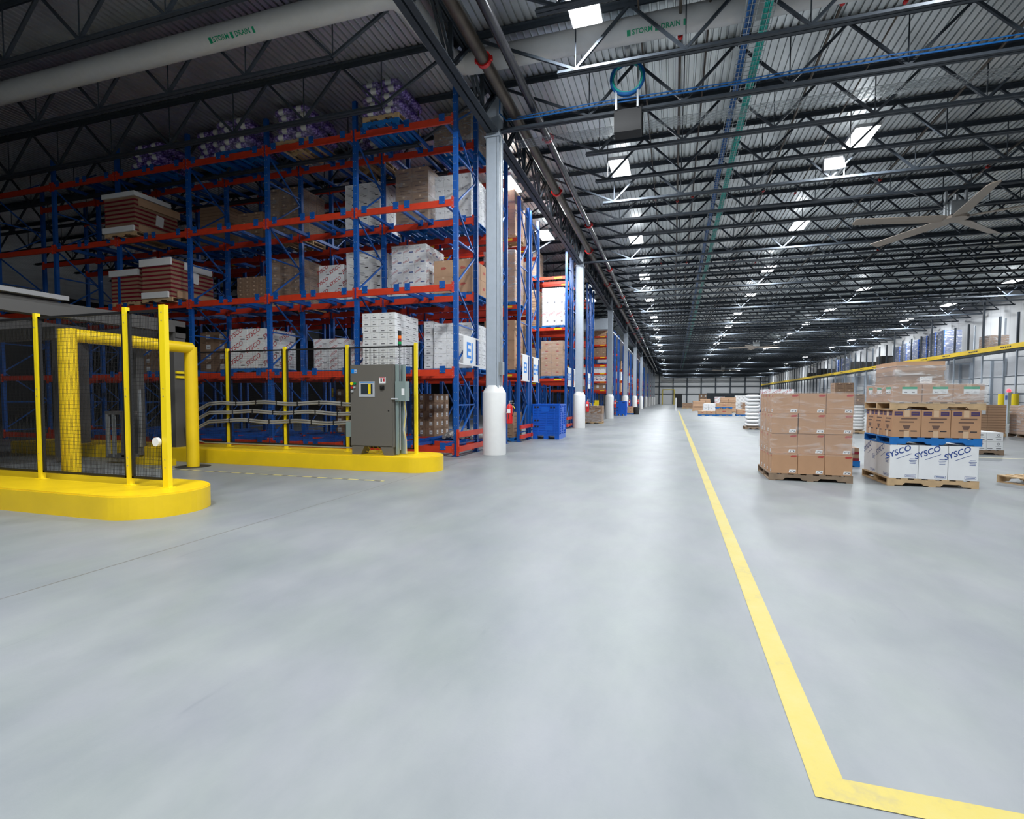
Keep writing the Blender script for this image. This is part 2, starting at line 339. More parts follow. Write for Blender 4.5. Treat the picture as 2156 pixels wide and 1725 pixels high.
# ------------------------------------------------------------------ roof joists
def joist_part_bottom(x0, x1):
    b = MB()
    for s in (-1, 1): b.box(x0, x1, s*0.045-0.035, s*0.045+0.035, 0, 0.012, 'joist'); b.box(x0, x1, s*0.018-0.006, s*0.018+0.006, 0.012, 0.085, 'joist')
    return b
def joist_top(x0, x1):
    b = MB()
    for s in (-1, 1): b.box(x0, x1, s*0.05-0.04, s*0.05+0.04, JD-0.014, JD, 'joist'); b.box(x0, x1, s*0.018-0.006, s*0.018+0.006, JD-0.1, JD-0.014, 'joist')
    return b
PW = 2.1
botx = [-1.98 + PW*i for i in range(12)]     # bottom panel points
topx = [-0.93 + PW*i for i in range(11)]
def web_pairs():
    prs = [((-4.2, JD-0.05), (botx[0], 0.06))]
    for i in range(11): prs += [((botx[i], 0.06), (topx[i], JD-0.05)), ((topx[i], JD-0.05), (botx[i+1], 0.06))]
    return prs
def web_bar(p, q): return MB().bar((p[0], 0, p[1]), (q[0], 0, q[1]), 0.055, 0.05, 'joist')
mj_bot = joist_part_bottom(-2.34, HALL_X1-0.3).mesh('bottom_chord'); mj_botc = joist_part_bottom(-4.15, HALL_X1-0.3).mesh('bottom_chord')
mj_top = joist_top(-4.3, HALL_X1).mesh('top_chord')
mw = [web_bar(*pr_).mesh('web_member') for pr_ in web_pairs()]
mvs = [MB().tube([(x, 0, 0.05), (x, 0, JD-0.02)], 0.013, 'joist', 6).mesh('vertical_strut') for x in botx]
ball = MB()
for pr_ in web_pairs(): ball.bar((pr_[0][0], 0, pr_[0][1]), (pr_[1][0], 0, pr_[1][1]), 0.055, 0.05, 'joist')
mwall = ball.mesh('web')
NJ = -6; JY = []
k = -6; n = 0
while 12.2 + 1.7417*k < HALL_Y1 - 1:
    Y = 12.2 + 1.7417*k; JY.append(Y); n += 1
    if n <= 45: lab = f'dark grey open-web roof joist spanning the hall, {ordw(n)} from the camera end'
    else: lab = 'distant open-web roof joist in the dense dark run near the far end wall'
    if k == 0: lab = 'dark grey roof joist reaching the first grey column, carrying blue cables and the coil'
    t = thing('roof_joist', lab, 'roof joist', (0, Y, zb(Y)), 'roof joists over the hall')
    if n > 45: t['group'] = 'far roof joists'
    put('bottom_chord', mj_botc if k % 7 == 0 else mj_bot, t); put('top_chord', mj_top, t)
    if k <= 6:
        for me in mw: put('web_member', me, t)
        for me in mvs: put('vertical_strut', me, t)
    else: put('web', mwall, t)
    k += 1
# joists over the storage side, left of the girder
bl = joist_part_bottom(-30, -6.4); tl = joist_top(-30, -4.36); wl = MB()
x = -6.4; wl.bar((-4.4, 0, JD-0.05), (x, 0, 0.06), 0.055, 0.05, 'joist')
while x > -29: wl.bar((x, 0, 0.06), (x-1.05, 0, JD-0.05), 0.055, 0.05, 'joist'); wl.bar((x-1.05, 0, JD-0.05), (x-2.1, 0, 0.06), 0.055, 0.05, 'joist'); wl.tube([(x, 0, 0.05), (x, 0, JD)], 0.013, 'joist', 6); x -= 2.1
bl, tl, wl = bl.mesh('bottom_chord'), tl.mesh('top_chord'), wl.mesh('web')
for i, k in enumerate(range(-4, 22)):
    Y = 12.2 + 1.7417*k
    t = thing('roof_joist', f'shadowed roof joist above the storage racks, {ordw(i+1)} from the camera end', 'roof joist', (0, Y, zb(Y)), 'roof joists over the racks')
    put('bottom_chord', bl, t); put('top_chord', tl, t); put('web', wl, t)

# ------------------------------------------------------------------ columns and girder
colY = [12.25 + 12.19*k for k in range(10)]
cm = MB(); hw = 0.165
cm.box(-hw, hw, -hw, -hw+0.03, 1.6, 7.8, 'column'); cm.box(-hw, hw, hw-0.03, hw, 1.6, 7.8, 'column'); cm.box(-hw, -hw+0.02, -hw, hw, 1.6, 7.8, 'column'); cm.box(hw-0.06, hw-0.045, -hw, hw, 1.6, 7.8, 'column')
cm.box(-hw, hw, -hw, hw, 1.5, 1.6, 'column')
cap = MB(); cap.box(-0.2, 0.2, -0.2, 0.2, 7.79, 7.82, 'column'); cap.box(-hw, hw, -0.14, 0.14, 7.82, 8.75, 'column')
slv = MB().lathe(0, 0, [(0.295, 0), (0.295, 1.55), (0.285, 1.57), (0.19, 1.74), (0.0, 1.745)], 'white', 36)
mcm, mcap, mslv = cm.mesh('shaft'), cap.mesh('cap'), slv.mesh('protective_sleeve'); smooth(mslv, 30)
cnd = MB().tube([(hw+0.03, -0.08, 1.72), (hw+0.03, -0.08, 7.8)], 0.018, 'galv', 8).box(hw-0.01, hw+0.1, -0.16, 0.0, 2.0, 2.32, 'galv')
mcnd = cnd.mesh('conduit_and_box')
for i, Y in enumerate(colY):
    lab = 'nearest grey steel column with white sleeve, beside the rack end sign' if i == 0 else f'grey steel column with white base sleeve, {ordw(i+1)} in the row from the camera'
    t = thing('steel_column', lab, 'column', (XC, Y, 0), 'row of grey columns with white sleeves', 'thing')
    sc_ = (zb(Y) - 0.12)/7.8
    a = put('shaft', mcm, t); a.scale = (1, 1, sc_); b = put('cap', mcap, t, (0, 0, (zb(Y)-0.12) - 7.8))
    c = put('protective_sleeve', mslv, t); c['label'] = 'white plastic impact sleeve'
    if i < 4: put('conduit_and_box', mcnd, t)
def girder(Ya, Yb, lab):
    za, zc = zb(Ya)-0.03, zb(Yb)-0.03
    t = thing('girder_truss', lab, 'girder', (XC, Ya, za), 'girder trusses along the column row')
    b = MB()
    for s in (-1, 1): b.bar((XC+s*0.085, Ya+0.17, za+0.012), (XC+s*0.085, Yb-0.17, zc+0.012), 0.13, 0.024, 'joist'); b.bar((XC+s*0.03, Ya+0.17, za+0.08), (XC+s*0.03, Yb-0.17, zc+0.08), 0.02, 0.13, 'joist')
    part('bottom_chord', b, t)
    b = MB()
    for s in (-1, 1): b.bar((XC+s*0.085, Ya, za+JD-0.1), (XC+s*0.085, Yb, zc+JD-0.1), 0.13, 0.024, 'joist'); b.bar((XC+s*0.03, Ya, za+JD-0.15), (XC+s*0.03, Yb, zc+JD-0.15), 0.02, 0.12, 'joist')
    part('top_chord', b, t)
    n = 7; st = (Yb-Ya)/n
    for j in range(n):
        y0 = Ya + j*st; y1 = y0 + st/2; y2 = y0 + st; f = lambda y: za + (zc-za)*(y-Ya)/(Yb-Ya)
        for q0, q1 in (((y0, JD-0.15), (y1, 0.08)), ((y1, 0.08), (y2, JD-0.15))):
            b = MB()
            for s in (-1, 1): b.bar((XC+s*0.045, q0[0], f(q0[0])+q0[1]), (XC+s*0.045, q1[0], f(q1[0])+q1[1]), 0.05, 0.05, 'joist')
            part('web_member', b, t)
        b = MB().bar((XC, y1, f(y1)+0.08), (XC, y1, f(y1)+JD-0.1), 0.09, 0.06, 'joist'); part('web_member', b, t)
girder(0.06, colY[0], 'near girder truss above the left racks, ending at the first column')
for i in range(9): girder(colY[i], colY[i+1], f'girder truss between the {ordw(i+1)} and {ordw(i+2)} grey columns')

# ------------------------------------------------------------------ high-bay lights
fx = MB(); fx.box(-0.29, 0.29, -0.68, 0.68, 0.0, 0.09, 'signwhite'); 
for s in (-1, 1): fx.tube([(0, s*0.5, 0.09), (0, s*0.5, 0.52)], 0.006, 'galv', 5)
fx.box(-0.2, 0.2, -0.6, 0.6, 0.09, 0.095, 'uplight')
fxm = fx.mesh('housing')
df = MB()
for i in range(4):
    xa = -0.27 + i*0.1375; df.box(xa, xa+0.1275, -0.66, 0.66, -0.02, 0.0, 'diffuser')
dfm = df.mesh('diffuser')
lampd = bpy.data.lights.new('lamp', 'AREA'); lampd.shape = 'RECTANGLE'; lampd.size = 0.55; lampd.size_y = 1.3
lampd.energy = LAMP_W; lampd.spread = math.radians(LAMP_SPREAD); lampd.color = (0.93, 0.97, 1.0)
LY = [16.4 + 6.967*k for k in range(-3, 17)]
rown = {-1.68: 'row beside the columns', 4.74: 'row over the yellow line side', 11.2: 'third row across the hall', 18.65: 'row along the dock wall'}
def light(x, y, z, lab, grp, strong=True):
    t = thing('high_bay_light', lab, 'ceiling light', (x, y, z), grp)
    put('housing', fxm, t); put('diffuser', dfm, t)['label'] = 'glowing white diffuser'
    if strong:
        l = bpy.data.objects.new('lamp', lampd); C.objects.link(l); l.parent = t; l.location = (0, 0, -0.035)
for rx, rn in rown.items():
    for i, Y in enumerate(LY):
        if rx == 11.2 and Y < 37: continue
        if rx == 18.65 and 1 < Y < 36: continue
        if Y > 75 and i % 2 == 0: continue
        light(rx, Y, zb(Y)+0.62, f'bright rectangular high-bay light, {ordw(i+1)} in the {rn}', 'high-bay lights of the hall')
for i, y in enumerate((-4.5, 2.46)): light(-5.3, y, 8.58, f'high-bay light over the kerbs, out past the picture top, {ordw(i+1)}', 'high-bay lights near the camera')  # added fixtures out of view, to brighten kerbs and rack fronts
for i, (x, y, z) in enumerate(((-5.35, 16.5, 0), (-5.4, 21.8, 0), (-5.6, 36.0, 0), (-7.0, 69, 0))):
    light(x, y, zb(y)+0.62, f'rectangular light hanging over the rack side beyond the girder, {ordw(i+1)} from the camera', 'lights over the rack side', i < 2)

# ------------------------------------------------------------------ pipes, drains, trays
def pipe_run(X, ya, yb_, z0, r, mat, lab, couplings):
    t = thing('sprinkler_main', lab, 'pipe', (X, ya, z0)); f = lambda y: z0 - 0.012*max(0, y-12.2)
    pts = [(X, y, f(y)) for y in (ya, 12.2, yb_)]
    part('pipe', MB().tube(pts, r, mat, 16), t, sm=True)
    for y in couplings:
        b = MB().tube([(X, y-0.045, f(y)), (X, y+0.045, f(y))], r+0.03, 'red', 16)
        for s in (-1, 1): b.box(X+s*(r+0.03)-0.03, X+s*(r+0.03)+0.03, y-0.03, y+0.03, f(y)-0.04, f(y)+0.04, 'red')
        part('coupling', b, t)['label'] = 'red grooved coupling'
pipe_run(-3.75, 4, 110, 8.22, 0.125, 'pipe', 'thick brown sprinkler main running beside the girder truss', [9.95, 16.7, 23.4, 30.1, 37, 44, 51, 58])
pipe_run(-3.25, 4, 110, 8.25, 0.095, 'pipedark', 'thinner dark sprinkler main to the right of the brown one', [13.4, 20.2, 27, 34, 41, 48, 55])
t = thing('storm_drain_pipe', 'large white storm drain pipe crossing above the hall and the racks', 'drain pipe', (-4.7, 10.1, 8.36))
part('left_run', MB().tube([(-34, 8.4, 8.64), (-5.1, 8.4, 8.64), (-4.9, 8.45, 8.64), (-4.78, 8.65, 8.64)], 0.22, 'pipewhite', 24), t, sm=True)
part('elbow', MB().tube([(-4.78, 8.65, 8.64), (-4.76, 9.3, 8.66), (-4.76, 10.2, 8.72), (-4.7, 10.6, 8.75), (-4.45, 10.76, 8.76)], 0.22, 'pipewhite', 24), t, sm=True)
part('right_run', MB().tube([(-4.45, 10.76, 8.76), (21.3, 10.76, 8.76)], 0.232, 'pipewhite', 24), t, sm=True)
def drain_label(xc, Y, z, nm_):
    b = MB(); r = 0.236 if xc > -2 else 0.224; 
    def place(shape, mat, off):
        vs, fs = shape; out = []
        for a, c in vs:
            th = -0.75 + c/r; out.append((xc + a, Y - (r+off)*math.cos(th), z + (r+off)*math.sin(th)))
        b.add(out, fs, mat)
    place(rect2d(-0.53, 0, 0.07, 0.1), 'greenstrip', 0.002); place(rect2d(0.0, 0, 0.06, 0.1), 'greenstrip', 0.002); place(rect2d(0.52, 0, 0.05, 0.1), 'greenstrip', 0.002)
    place(([(x-0.27, y) for x, y in text2d('STORM', 0.12)[0]], text2d('STORM', 0.12)[1]), 'greenstrip', 0.003)
    place(([(x+0.26, y) for x, y in text2d('DRAIN', 0.12)[0]], text2d('DRAIN', 0.12)[1]), 'greenstrip', 0.003)
    part('pipe_marker', b, t)['label'] = nm_
drain_label(-0.42, 10.76, 8.76, 'green storm drain lettering on the right run')
drain_label(-8.35, 8.4, 8.64, 'green storm drain lettering on the left run')
# cable tray along the hall
t = thing('cable_tray', 'long wire cable tray with blue and teal cables running down the hall', 'cable tray', (1.35, 5, 8.2))
b = MB(); f = lambda y: 8.24 - 0.012*max(0, y-12.2)
for dx in (-0.25, -0.15, -0.05, 0.05, 0.15, 0.25): b.bar((1.35+dx, 5, f(5)), (1.35+dx, 12.2, f(12.2)), 0.008, 0.008, 'galv'); b.bar((1.35+dx, 12.2, f(12.2)), (1.35+dx, 110, f(110)), 0.008, 0.008, 'galv')
for s in (-1, 1): b.bar((1.35+s*0.25, 5, f(5)+0.09), (1.35+s*0.25, 110, f(110)+0.09), 0.01, 0.01, 'galv')
y = 5
while y < 70: b.box(1.1, 1.6, y, y+0.008, f(y)-0.005, f(y)+0.003, 'galv'); y += 0.15
part('wire_basket', b, t)
for nm_, dx, cnt, mt in (('blue_cables', -0.14, 5, 'cable_blue'), ('teal_cables', 0.14, 7, 'cable_teal')):
    b = MB()
    for j in range(cnt):
        ph = R_.random()*6; xx = 1.35 + dx + (j - cnt/2)*0.022
        b.tube([(xx + 0.012*math.sin(y*0.9+ph), y, f(y)+0.025 + 0.008*(j % 2)) for y in [5+2.5*i for i in range(43)]], 0.016, mt, 5)
    part(nm_, b, t)
# secondary sprinkler lines with drops
for i, (X, z, r) in enumerate(((0.02, 8.75, 0.03), (0.55, 8.85, 0.022), (2.9, 8.8, 0.03), (6.4, 8.75, 0.03), (9.3, 8.8, 0.03), (-0.75, 8.9, 0.018), (3.9, 8.6, 0.018))):
    b = MB().tube([(X, 4, z), (X, 12.2, z), (X, 100, z-0.012*88)], r, 'pipe', 8)
    t = thing('sprinkler_branch', ['dark branch pipe nearest the cable tray on its left','thin branch pipe just left of the cable tray','branch pipe right of the cable tray','branch pipe over the middle of the hall','branch pipe near the big fan','thin conduit left of the branch pipes near the columns','thin conduit beside the second light row'][i], 'pipe', (X, 4, z), 'thin pipes among the roof joists')
    part('pipe', b, t, sm=True)
    for y in (11.2, 20.0, 29.0): part('coupling', MB().tube([(X, y-0.04, z-0.012*max(0,y-12.2)), (X, y+0.04, z-0.012*max(0,y-12.2))], r+0.022, 'red', 10), t)
# wire tray slung under the joist at the first column
t = thing('wire_tray', 'pale wire mesh tray running crosswise just past the first column', 'cable tray', (-3.9, 12.75, 7.75))
b = MB()
for j in range(9): b.box(-3.9, 21, 12.55+j*0.05, 12.556+j*0.05, 7.86, 7.868, 'galv')
x = -3.9
while x < 15: b.box(x, x+0.006, 12.55, 12.96, 7.862, 7.87, 'galv'); x += 0.1
part('wire_grid', b, t)
# blue cable along the joist at the first column, the coil and the box
b = MB(); b.tube([(-4.12, 12.05, 8.9), (-4.12, 12.02, 8.3), (-3.95, 12.02, 8.1), (-3.2, 12.05, 8.09), (-1.7, 12.05, 8.12), (0.5, 12.06, 8.09), (2.2, 12.05, 8.11), (6, 12.05, 8.08), (12, 12.05, 8.08)], 0.017, 'cable_blue', 8)
b.tube([(-3.9, 12.0, 8.12), (-1.7, 12.0, 8.16), (1.0, 12.0, 8.12), (2.4, 12.0, 8.15), (8, 12, 8.12)], 0.012, 'cable_blue', 8)
solo('blue_cable_run', b, 'thick blue cable lying along the joist at the first column', 'cable', (-4.1, 12.05, 8.1), sm=True)
b = MB()
for j in range(6):
    rr = 0.36 - 0.018*(j % 3); pts = [(-1.09 + rr*math.cos(a), 11.98 - 0.03*(j//3) + 0.012*math.sin(3*a+j), 8.56 + rr*math.sin(a)) for a in [i*math.pi/18 for i in range(36)]]
    b.tube(pts, 0.03, 'cable_teal' if j == 5 else 'cable_blue', 7, closed=True)
solo('blue_cable_coil', b, 'round coil of blue cable hanging in front of the joist', 'cable coil', (-1.09, 11.98, 8.56), sm=True)
t = thing('equipment_box', 'dark grey ceiling box hanging under the blue cable coil', 'junction box', (-1.1, 12.1, 7.45))
part('case', MB().box(-1.38, -0.78, 11.98, 12.35, 7.42, 7.9, 'rubber'), t)
part('back_plate', MB().box(-1.4, -0.76, 12.36, 12.38, 7.45, 8.35, 'rubber'), t)
for x in (-1.33, -0.86): part('strut', MB().box(x-0.02, x+0.02, 11.93, 11.97, 7.9, 9.05, 'galv'), t)
t = thing('ceiling_sensor_box', 'small white box hanging below the big second-row light', 'box', (4.38, 17.4, 8.2))
part('case', MB().box(4.12, 4.6, 17.3, 17.5, 8.12, 8.5, 'signwhite'), t); part('hanger', MB().tube([(4.66, 17.42, 7.9), (4.66, 17.42, 8.55)], 0.02, 'galv', 6), t); part('knob', MB().tube([(4.6, 17.35, 8.2), (4.68, 17.35, 8.2)], 0.05, 'signwhite', 8), t)

# ------------------------------------------------------------------ big ceiling fans
def fan(x, y, z, rot, nb, L, lab):
    t = thing('ceiling_fan', lab, 'ceiling fan', (x, y, z), 'large ceiling fans')
    b = MB().lathe(x, y, [(0.12, z-0.06), (0.34, z-0.05), (0.36, z+0.02), (0.2, z+0.06), (0.0, z+0.06)], 'fan', 20); part('hub', b, t, sm=True)
    b = MB().box(x-0.2, x+0.2, y-0.2, y+0.2, z+0.08, z+0.5, 'galv'); b.box(x-0.3, x-0.24, y-0.05, y+0.05, z+0.05, z+0.85, 'galv'); b.box(x+0.24, x+0.3, y-0.05, y+0.05, z+0.05, z+0.85, 'galv'); part('motor', b, t)
    part('downrod', MB().tube([(x, y, z+0.5), (x, y, zb(y)+0.1)], 0.06, 'galv', 10), t, sm=True)
    for s in (-1, 1): part('guy_wire', MB().tube([(x, y, z+0.15), (x+s*2.2, y-1.5, zb(y)+0.05)], 0.008, 'galv', 5), t)
    for j in range(nb):
        a = rot + 2*math.pi*j/nb; d = Vector((math.cos(a), math.sin(a), 0)); p = Vector((-d.y, d.x, 0)); o = Vector((x, y, z))
        vs = []
        for rr, wd in ((0.3, 0.14), (0.5, 0.22), (L*0.98, 0.17), (L, 0.13)):
            c = o + d*rr
            for sg, tz in ((-1, -0.05), (-0.3, 0.012), (1, 0.035)): vs.append(c + p*wd*sg + Vector((0, 0, tz)))
            for sg, tz in ((1, 0.02), (-0.3, -0.022), (-1, -0.062)): vs.append(c + p*wd*sg + Vector((0, 0, tz)))
        fs = []
        for q in range(3):
            for e in range(6): fs.append((q*6+e, q*6+(e+1) % 6, (q+1)*6+(e+1) % 6, (q+1)*6+e))
        fs += [(0,1,2,3,4,5), (23,22,21,20,19,18)]
        part('blade', MB().add(vs, fs, 'fan') or None, t) if False else None
        bb = MB(); bb.add(vs, fs, 'fan'); part('blade', bb, t)
fan(8.5, 20.0, 7.2, math.radians(190), 5, 3.0, 'large pale ceiling fan near the right edge, nearest the camera')
fan(8.05, 58.1, 6.75, math.radians(170), 5, 2.6, 'large ceiling fan in the middle distance under the dark roof')
fan(8.2, 97, 6.4, math.radians(160), 5, 3.0, 'farthest ceiling fan, small above the far stacks')

# ------------------------------------------------------------------ floor markings
b = MB(); W0, W1, Yc0, Yc1 = 0.505, 0.625, 2.01, 2.135
b.add([(W0, Yc0, 0.003), (W1, Yc1, 0.003), (W1, 62, 0.003), (W0, 62, 0.003)], [(0,1,2,3)], 'linepaint'); b.add([(W0, Yc0, 0.003), (9, Yc0, 0.003), (9, Yc1, 0.003), (W1, Yc1, 0.003)], [(0,1,2,3)], 'linepaint')
solo('painted_floor_line', b, 'long yellow painted line with a corner, worn in places, down the hall floor', 'floor line', (0.5, 2, 0))
solo('painted_floor_line', MB().box(-3.8, 9, 34.9, 34.98, 0.0015, 0.003, 'creampaint'), 'thin pale line crossing the floor in the middle distance', 'floor line', (0, 34.9, 0))
solo('painted_floor_line', MB().box(6.6, 16, 15.2, 15.32, 0.0015, 0.003, 'creampaint'), 'cream line on the floor beyond the small white carton stack', 'floor line', (8, 15.2, 0))
solo('hazard_tape', MB().box(-10.2, -4.7, 7.63, 7.69, 0.0015, 0.003, 'hazard'), 'faded yellow and black dashed tape on the floor between the kerbs', 'floor tape', (-7, 7.66, 0))
import re
re_w = re.compile(r"[A-Za-z0-9']+")
# ------------------------------------------------------------------ cartons, pallets, bags, wrap
def prt(mb, kind, face, org, W, H):
    S = lambda sh, dx, dz, mt, off=0.0015: stamp(mb, sh, dx, dz, face, org, mt, off)
    if kind == 'bigblue':
        S(text2d('SYSCO', 0.125, 0.25, 0.42), -0.09*W/0.4, H*0.28, 'inkblue'); S(text2d('_____', 0.09, 0, 0.42), -0.02, H*0.22, 'inkblue')
        for i in range(4): S(rect2d(W*0.3, H*(0.09-0.045*i), W*(0.2 if i != 1 else 0.26), 0.008), 0, 0, 'inkblue')
        S(rect2d(W*0.24, -H*0.42, W*0.38, 0.042), 0, 0, 'inkblue'); S(rect2d(W*0.24, -H*0.42, W*0.355, 0.032), 0, 0, 'cwhite', 0.002); S(text2d('LETTUCE', 0.028) if False else rect2d(0, 0, W*0.3, 0.012), W*0.24, -H*0.42, 'inkblue', 0.0025)
    elif kind == 'red':
        S(text2d('SYSCO', min(W*0.32, H*0.5), 0.2, 0.5), -W*0.2, H*0.12, 'inkred'); S(rect2d(W*0.22, -H*0.28, W*0.25, H*0.1), 0, 0, 'inkgrey'); S(rect2d(W*0.1, -H*0.05, W*0.12, H*0.03), 0, 0, 'inkred')
    elif kind == 'blue':
        S(rect2d(W*0.2, -H*0.2, W*0.35, H*0.12), 0, 0, 'inkblue'); S(rect2d(-W*0.2, H*0.25, W*0.2, H*0.05), 0, 0, 'inkblue'); S(text2d('SYSCO', H*0.25, 0.2, 0.45), -W*0.22, -H*0.1, 'inkred')
    elif kind == 'plain':
        S(rect2d(0, H*0.12, W*0.3, H*0.05), 0, 0, 'inkgrey'); S(rect2d(0.02, H*0.02, W*0.2, H*0.03), 0, 0, 'inkgrey'); S(rect2d(-W*0.38, H*0.15, W*0.05, H*0.12), 0, 0, 'inkgrey')
    elif kind == 'marks':
        for i in range(3): S(rect2d(-W*0.15+W*0.08*i, H*(0.25-0.16*i), W*0.38, H*0.035), 0, 0, 'inkgrey')
        S(rect2d(W*0.25, -H*0.25, W*0.28, H*0.12), 0, 0, 'inkdark')
    elif kind == 'slots':
        S(rect2d(-W*0.1, H*0.18, W*0.2, H*0.05), 0, 0, 'inkdark'); S(rect2d(0, -H*0.22, W*0.42, H*0.14), 0, 0, 'inkgrey'); S(rect2d(0, H*0.46, W, H*0.03), 0, 0, 'cwseam')
    elif kind == 'emblem':
        S(text2d('O', H*0.36), W*0.2, H*0.16, 'inkgrey'); S(rect2d(W*0.2, -H*0.08, W*0.35, H*0.03), 0, 0, 'inkgrey'); S(rect2d(W*0.22, -H*0.34, W*0.3, H*0.09), 0, 0, 'inkgrey'); S(rect2d(-W*0.3, -H*0.34, W*0.3, H*0.09), 0, 0, 'inkgrey'); S(rect2d(0, H*0.45, W, H*0.02), 0, 0, 'cwseam')
    elif kind == 'kraftlogo':
        for i, (dx, dz, ww) in enumerate(((0.36, 0.41, 0.2), (0.345, 0.375, 0.25), (0.33, 0.34, 0.2))): S(rect2d(W*dx, H*dz, W*ww, H*0.026), 0, 0, 'inkred')
        S(([(a+b*0.2, b) for a, b in rect2d(0, 0, W*0.25, H*0.15)[0]], [(0,1,2,3)]), W*0.3, -H*0.37, 'label'); S(rect2d(W*0.24, -H*0.38, W*0.04, H*0.05), 0, 0, 'inkgrey', 0.0025); S(rect2d(W*0.37, -H*0.38, W*0.05, H*0.07), 0, 0, 'inkgrey', 0.0025); S(rect2d(W*0.3, -H*0.35, W*0.05, H*0.03), 0, 0, 'inkgrey', 0.0025)
    elif kind == 'kraftred':
        for dx, dz, ww in ((0, 0.06, 0.2), (0.01, 0.0, 0.26), (-0.01, -0.06, 0.2)): S(rect2d(W*dx, H*dz, W*ww, H*0.04), 0, 0, 'inkred')
        S(rect2d(W*0.47, H*0.42, W*0.02, H*0.06), 0, 0, 'inkdark')
    elif kind == 'kraftpurple':
        for s in (-1, 1): S(rect2d(s*W*0.29, H*0.37, W*0.28, H*0.15), 0, 0, 'inkpurple'); S(text2d('PAN', H*0.07), s*W*0.29, H*0.37, 'card', 0.0025) if False else S(rect2d(s*W*0.29, H*0.37, W*0.2, H*0.04), 0, 0, 'inkbrown', 0.0025)
        S(rect2d(0, H*0.37, W*0.18, H*0.24), 0, 0, 'tape', 0.003); S(rect2d(0, -H*0.38, W*0.18, H*0.24), 0, 0, 'tape', 0.003)
        S(rect2d(W*0.08, H*0.18, W*0.55, H*0.05), 0, 0, 'inkbrown'); S(rect2d(0, H*0.06, W*0.5, H*0.045), 0, 0, 'inkbrown')
        S(([(-W*0.14, H*0.0), (-W*0.08, -H*0.14), (W*0.08, -H*0.14), (W*0.14, H*0.0)], [(0,1,2,3)]), 0, -H*0.06, 'inkbrown')
        S(rect2d(-W*0.1, -H*0.27, W*0.3, H*0.04), 0, 0, 'inkdark'); S(rect2d(W*0.25, -H*0.27, W*0.22, H*0.04), 0, 0, 'inkdark')
    elif kind == 'greenstrip':
        S(rect2d(W*0.08, H*0.30, W*0.5, H*0.14), 0, 0, 'greenstrip', 0.003); S(rect2d(W*0.08, H*0.1, W*0.5, H*0.26), 0, 0, 'label', 0.003)
        for dx in (-0.05, 0.2): S(rect2d(W*dx, H*0.06, W*0.1, H*0.06), 0, 0, 'inkgrey', 0.004)
    elif kind == 'tags':
        S(rect2d(W*0.12, H*0.02, W*0.32, H*0.45), 0, 0, 'label'); S(rect2d(0, H*0.4, W*0.6, H*0.06), 0, 0, 'inkbrown'); S(rect2d(W*0.12, -H*0.02, W*0.2, H*0.06), 0, 0, 'inkgrey', 0.0025)
    elif kind == 'kraftdull':
        S(rect2d(0, H*0.2, W*0.6, H*0.08), 0, 0, 'inkbrown'); S(rect2d(0, -H*0.1, W*0.45, H*0.05), 0, 0, 'inkbrown'); S(rect2d(W*0.1, -H*0.32, W*0.6, H*0.05), 0, 0, 'inkbrown')
    elif kind in ('flat', 'flatlt'):
        S(rect2d(0, -H*0.44, W, H*0.12), 0, 0, 'cardseam', 0.001)
    elif kind == 'tray':
        S(rect2d(0, -H*0.28, W, H*0.4), 0, 0, 'maroon', 0.001)
BASE = dict(bigblue='cwhite', red='cwhite', blue='cwhite', plain='cwhite', marks='cwhite', slots='cwhite', emblem='cwhite', kraftlogo='card', kraftred='cardlt', kraftpurple='card', greenstrip='card', tags='card2', kraftdull='card2', tray='card2', flat='card2', whiteflat='cwhite', flatlt='cardlt', blueflat='bindark')
LOOK = dict(bigblue='tall white carton with blue logo', red='white carton with red logo', blue='white carton with small blue print', plain='white carton with faint grey print', marks='white carton with black text', slots='flat white carton with handle slots', emblem='white lidded carton', kraftlogo='brown carton with white sticker', kraftred='tan carton with red mark', kraftpurple='brown carton with purple corner boxes', greenstrip='wrapped brown carton with green strip', tags='dull brown carton with white tags', kraftdull='plain dull brown carton', tray='brown tray with maroon band', flat='flat brown carton', whiteflat='white flat cardboard sheet', flatlt='light brown flat carton', blueflat='dark blue plastic tray')
SHORT = dict(bigblue='white blue-logo carton', red='white red-logo carton', blue='white blue-print carton', plain='plain white carton', marks='black-print white carton', slots='slotted white carton', emblem='white lidded carton', kraftlogo='brown stickered carton', kraftred='tan red-mark carton', kraftpurple='purple-corner brown carton', greenstrip='green-strip wrapped carton', tags='tagged brown carton', kraftdull='dull brown carton', tray='maroon-banded brown tray', flat='flat brown carton', whiteflat='white cardboard sheet', flatlt='light flat carton', blueflat='dark blue tray')
NAME = dict(tray='cardboard_tray', flat='flat_carton', flatlt='flat_carton', kraftdull='dull_brown_carton', tags='tagged_carton', slots='slotted_carton', kraftred='tan_carton', kraftlogo='brown_carton', kraftpurple='brown_carton', greenstrip='brown_carton', bigblue='tall_white_carton', red='white_carton', blue='white_carton', plain='white_carton', marks='printed_white_carton', emblem='white_carton')
_cm = {}
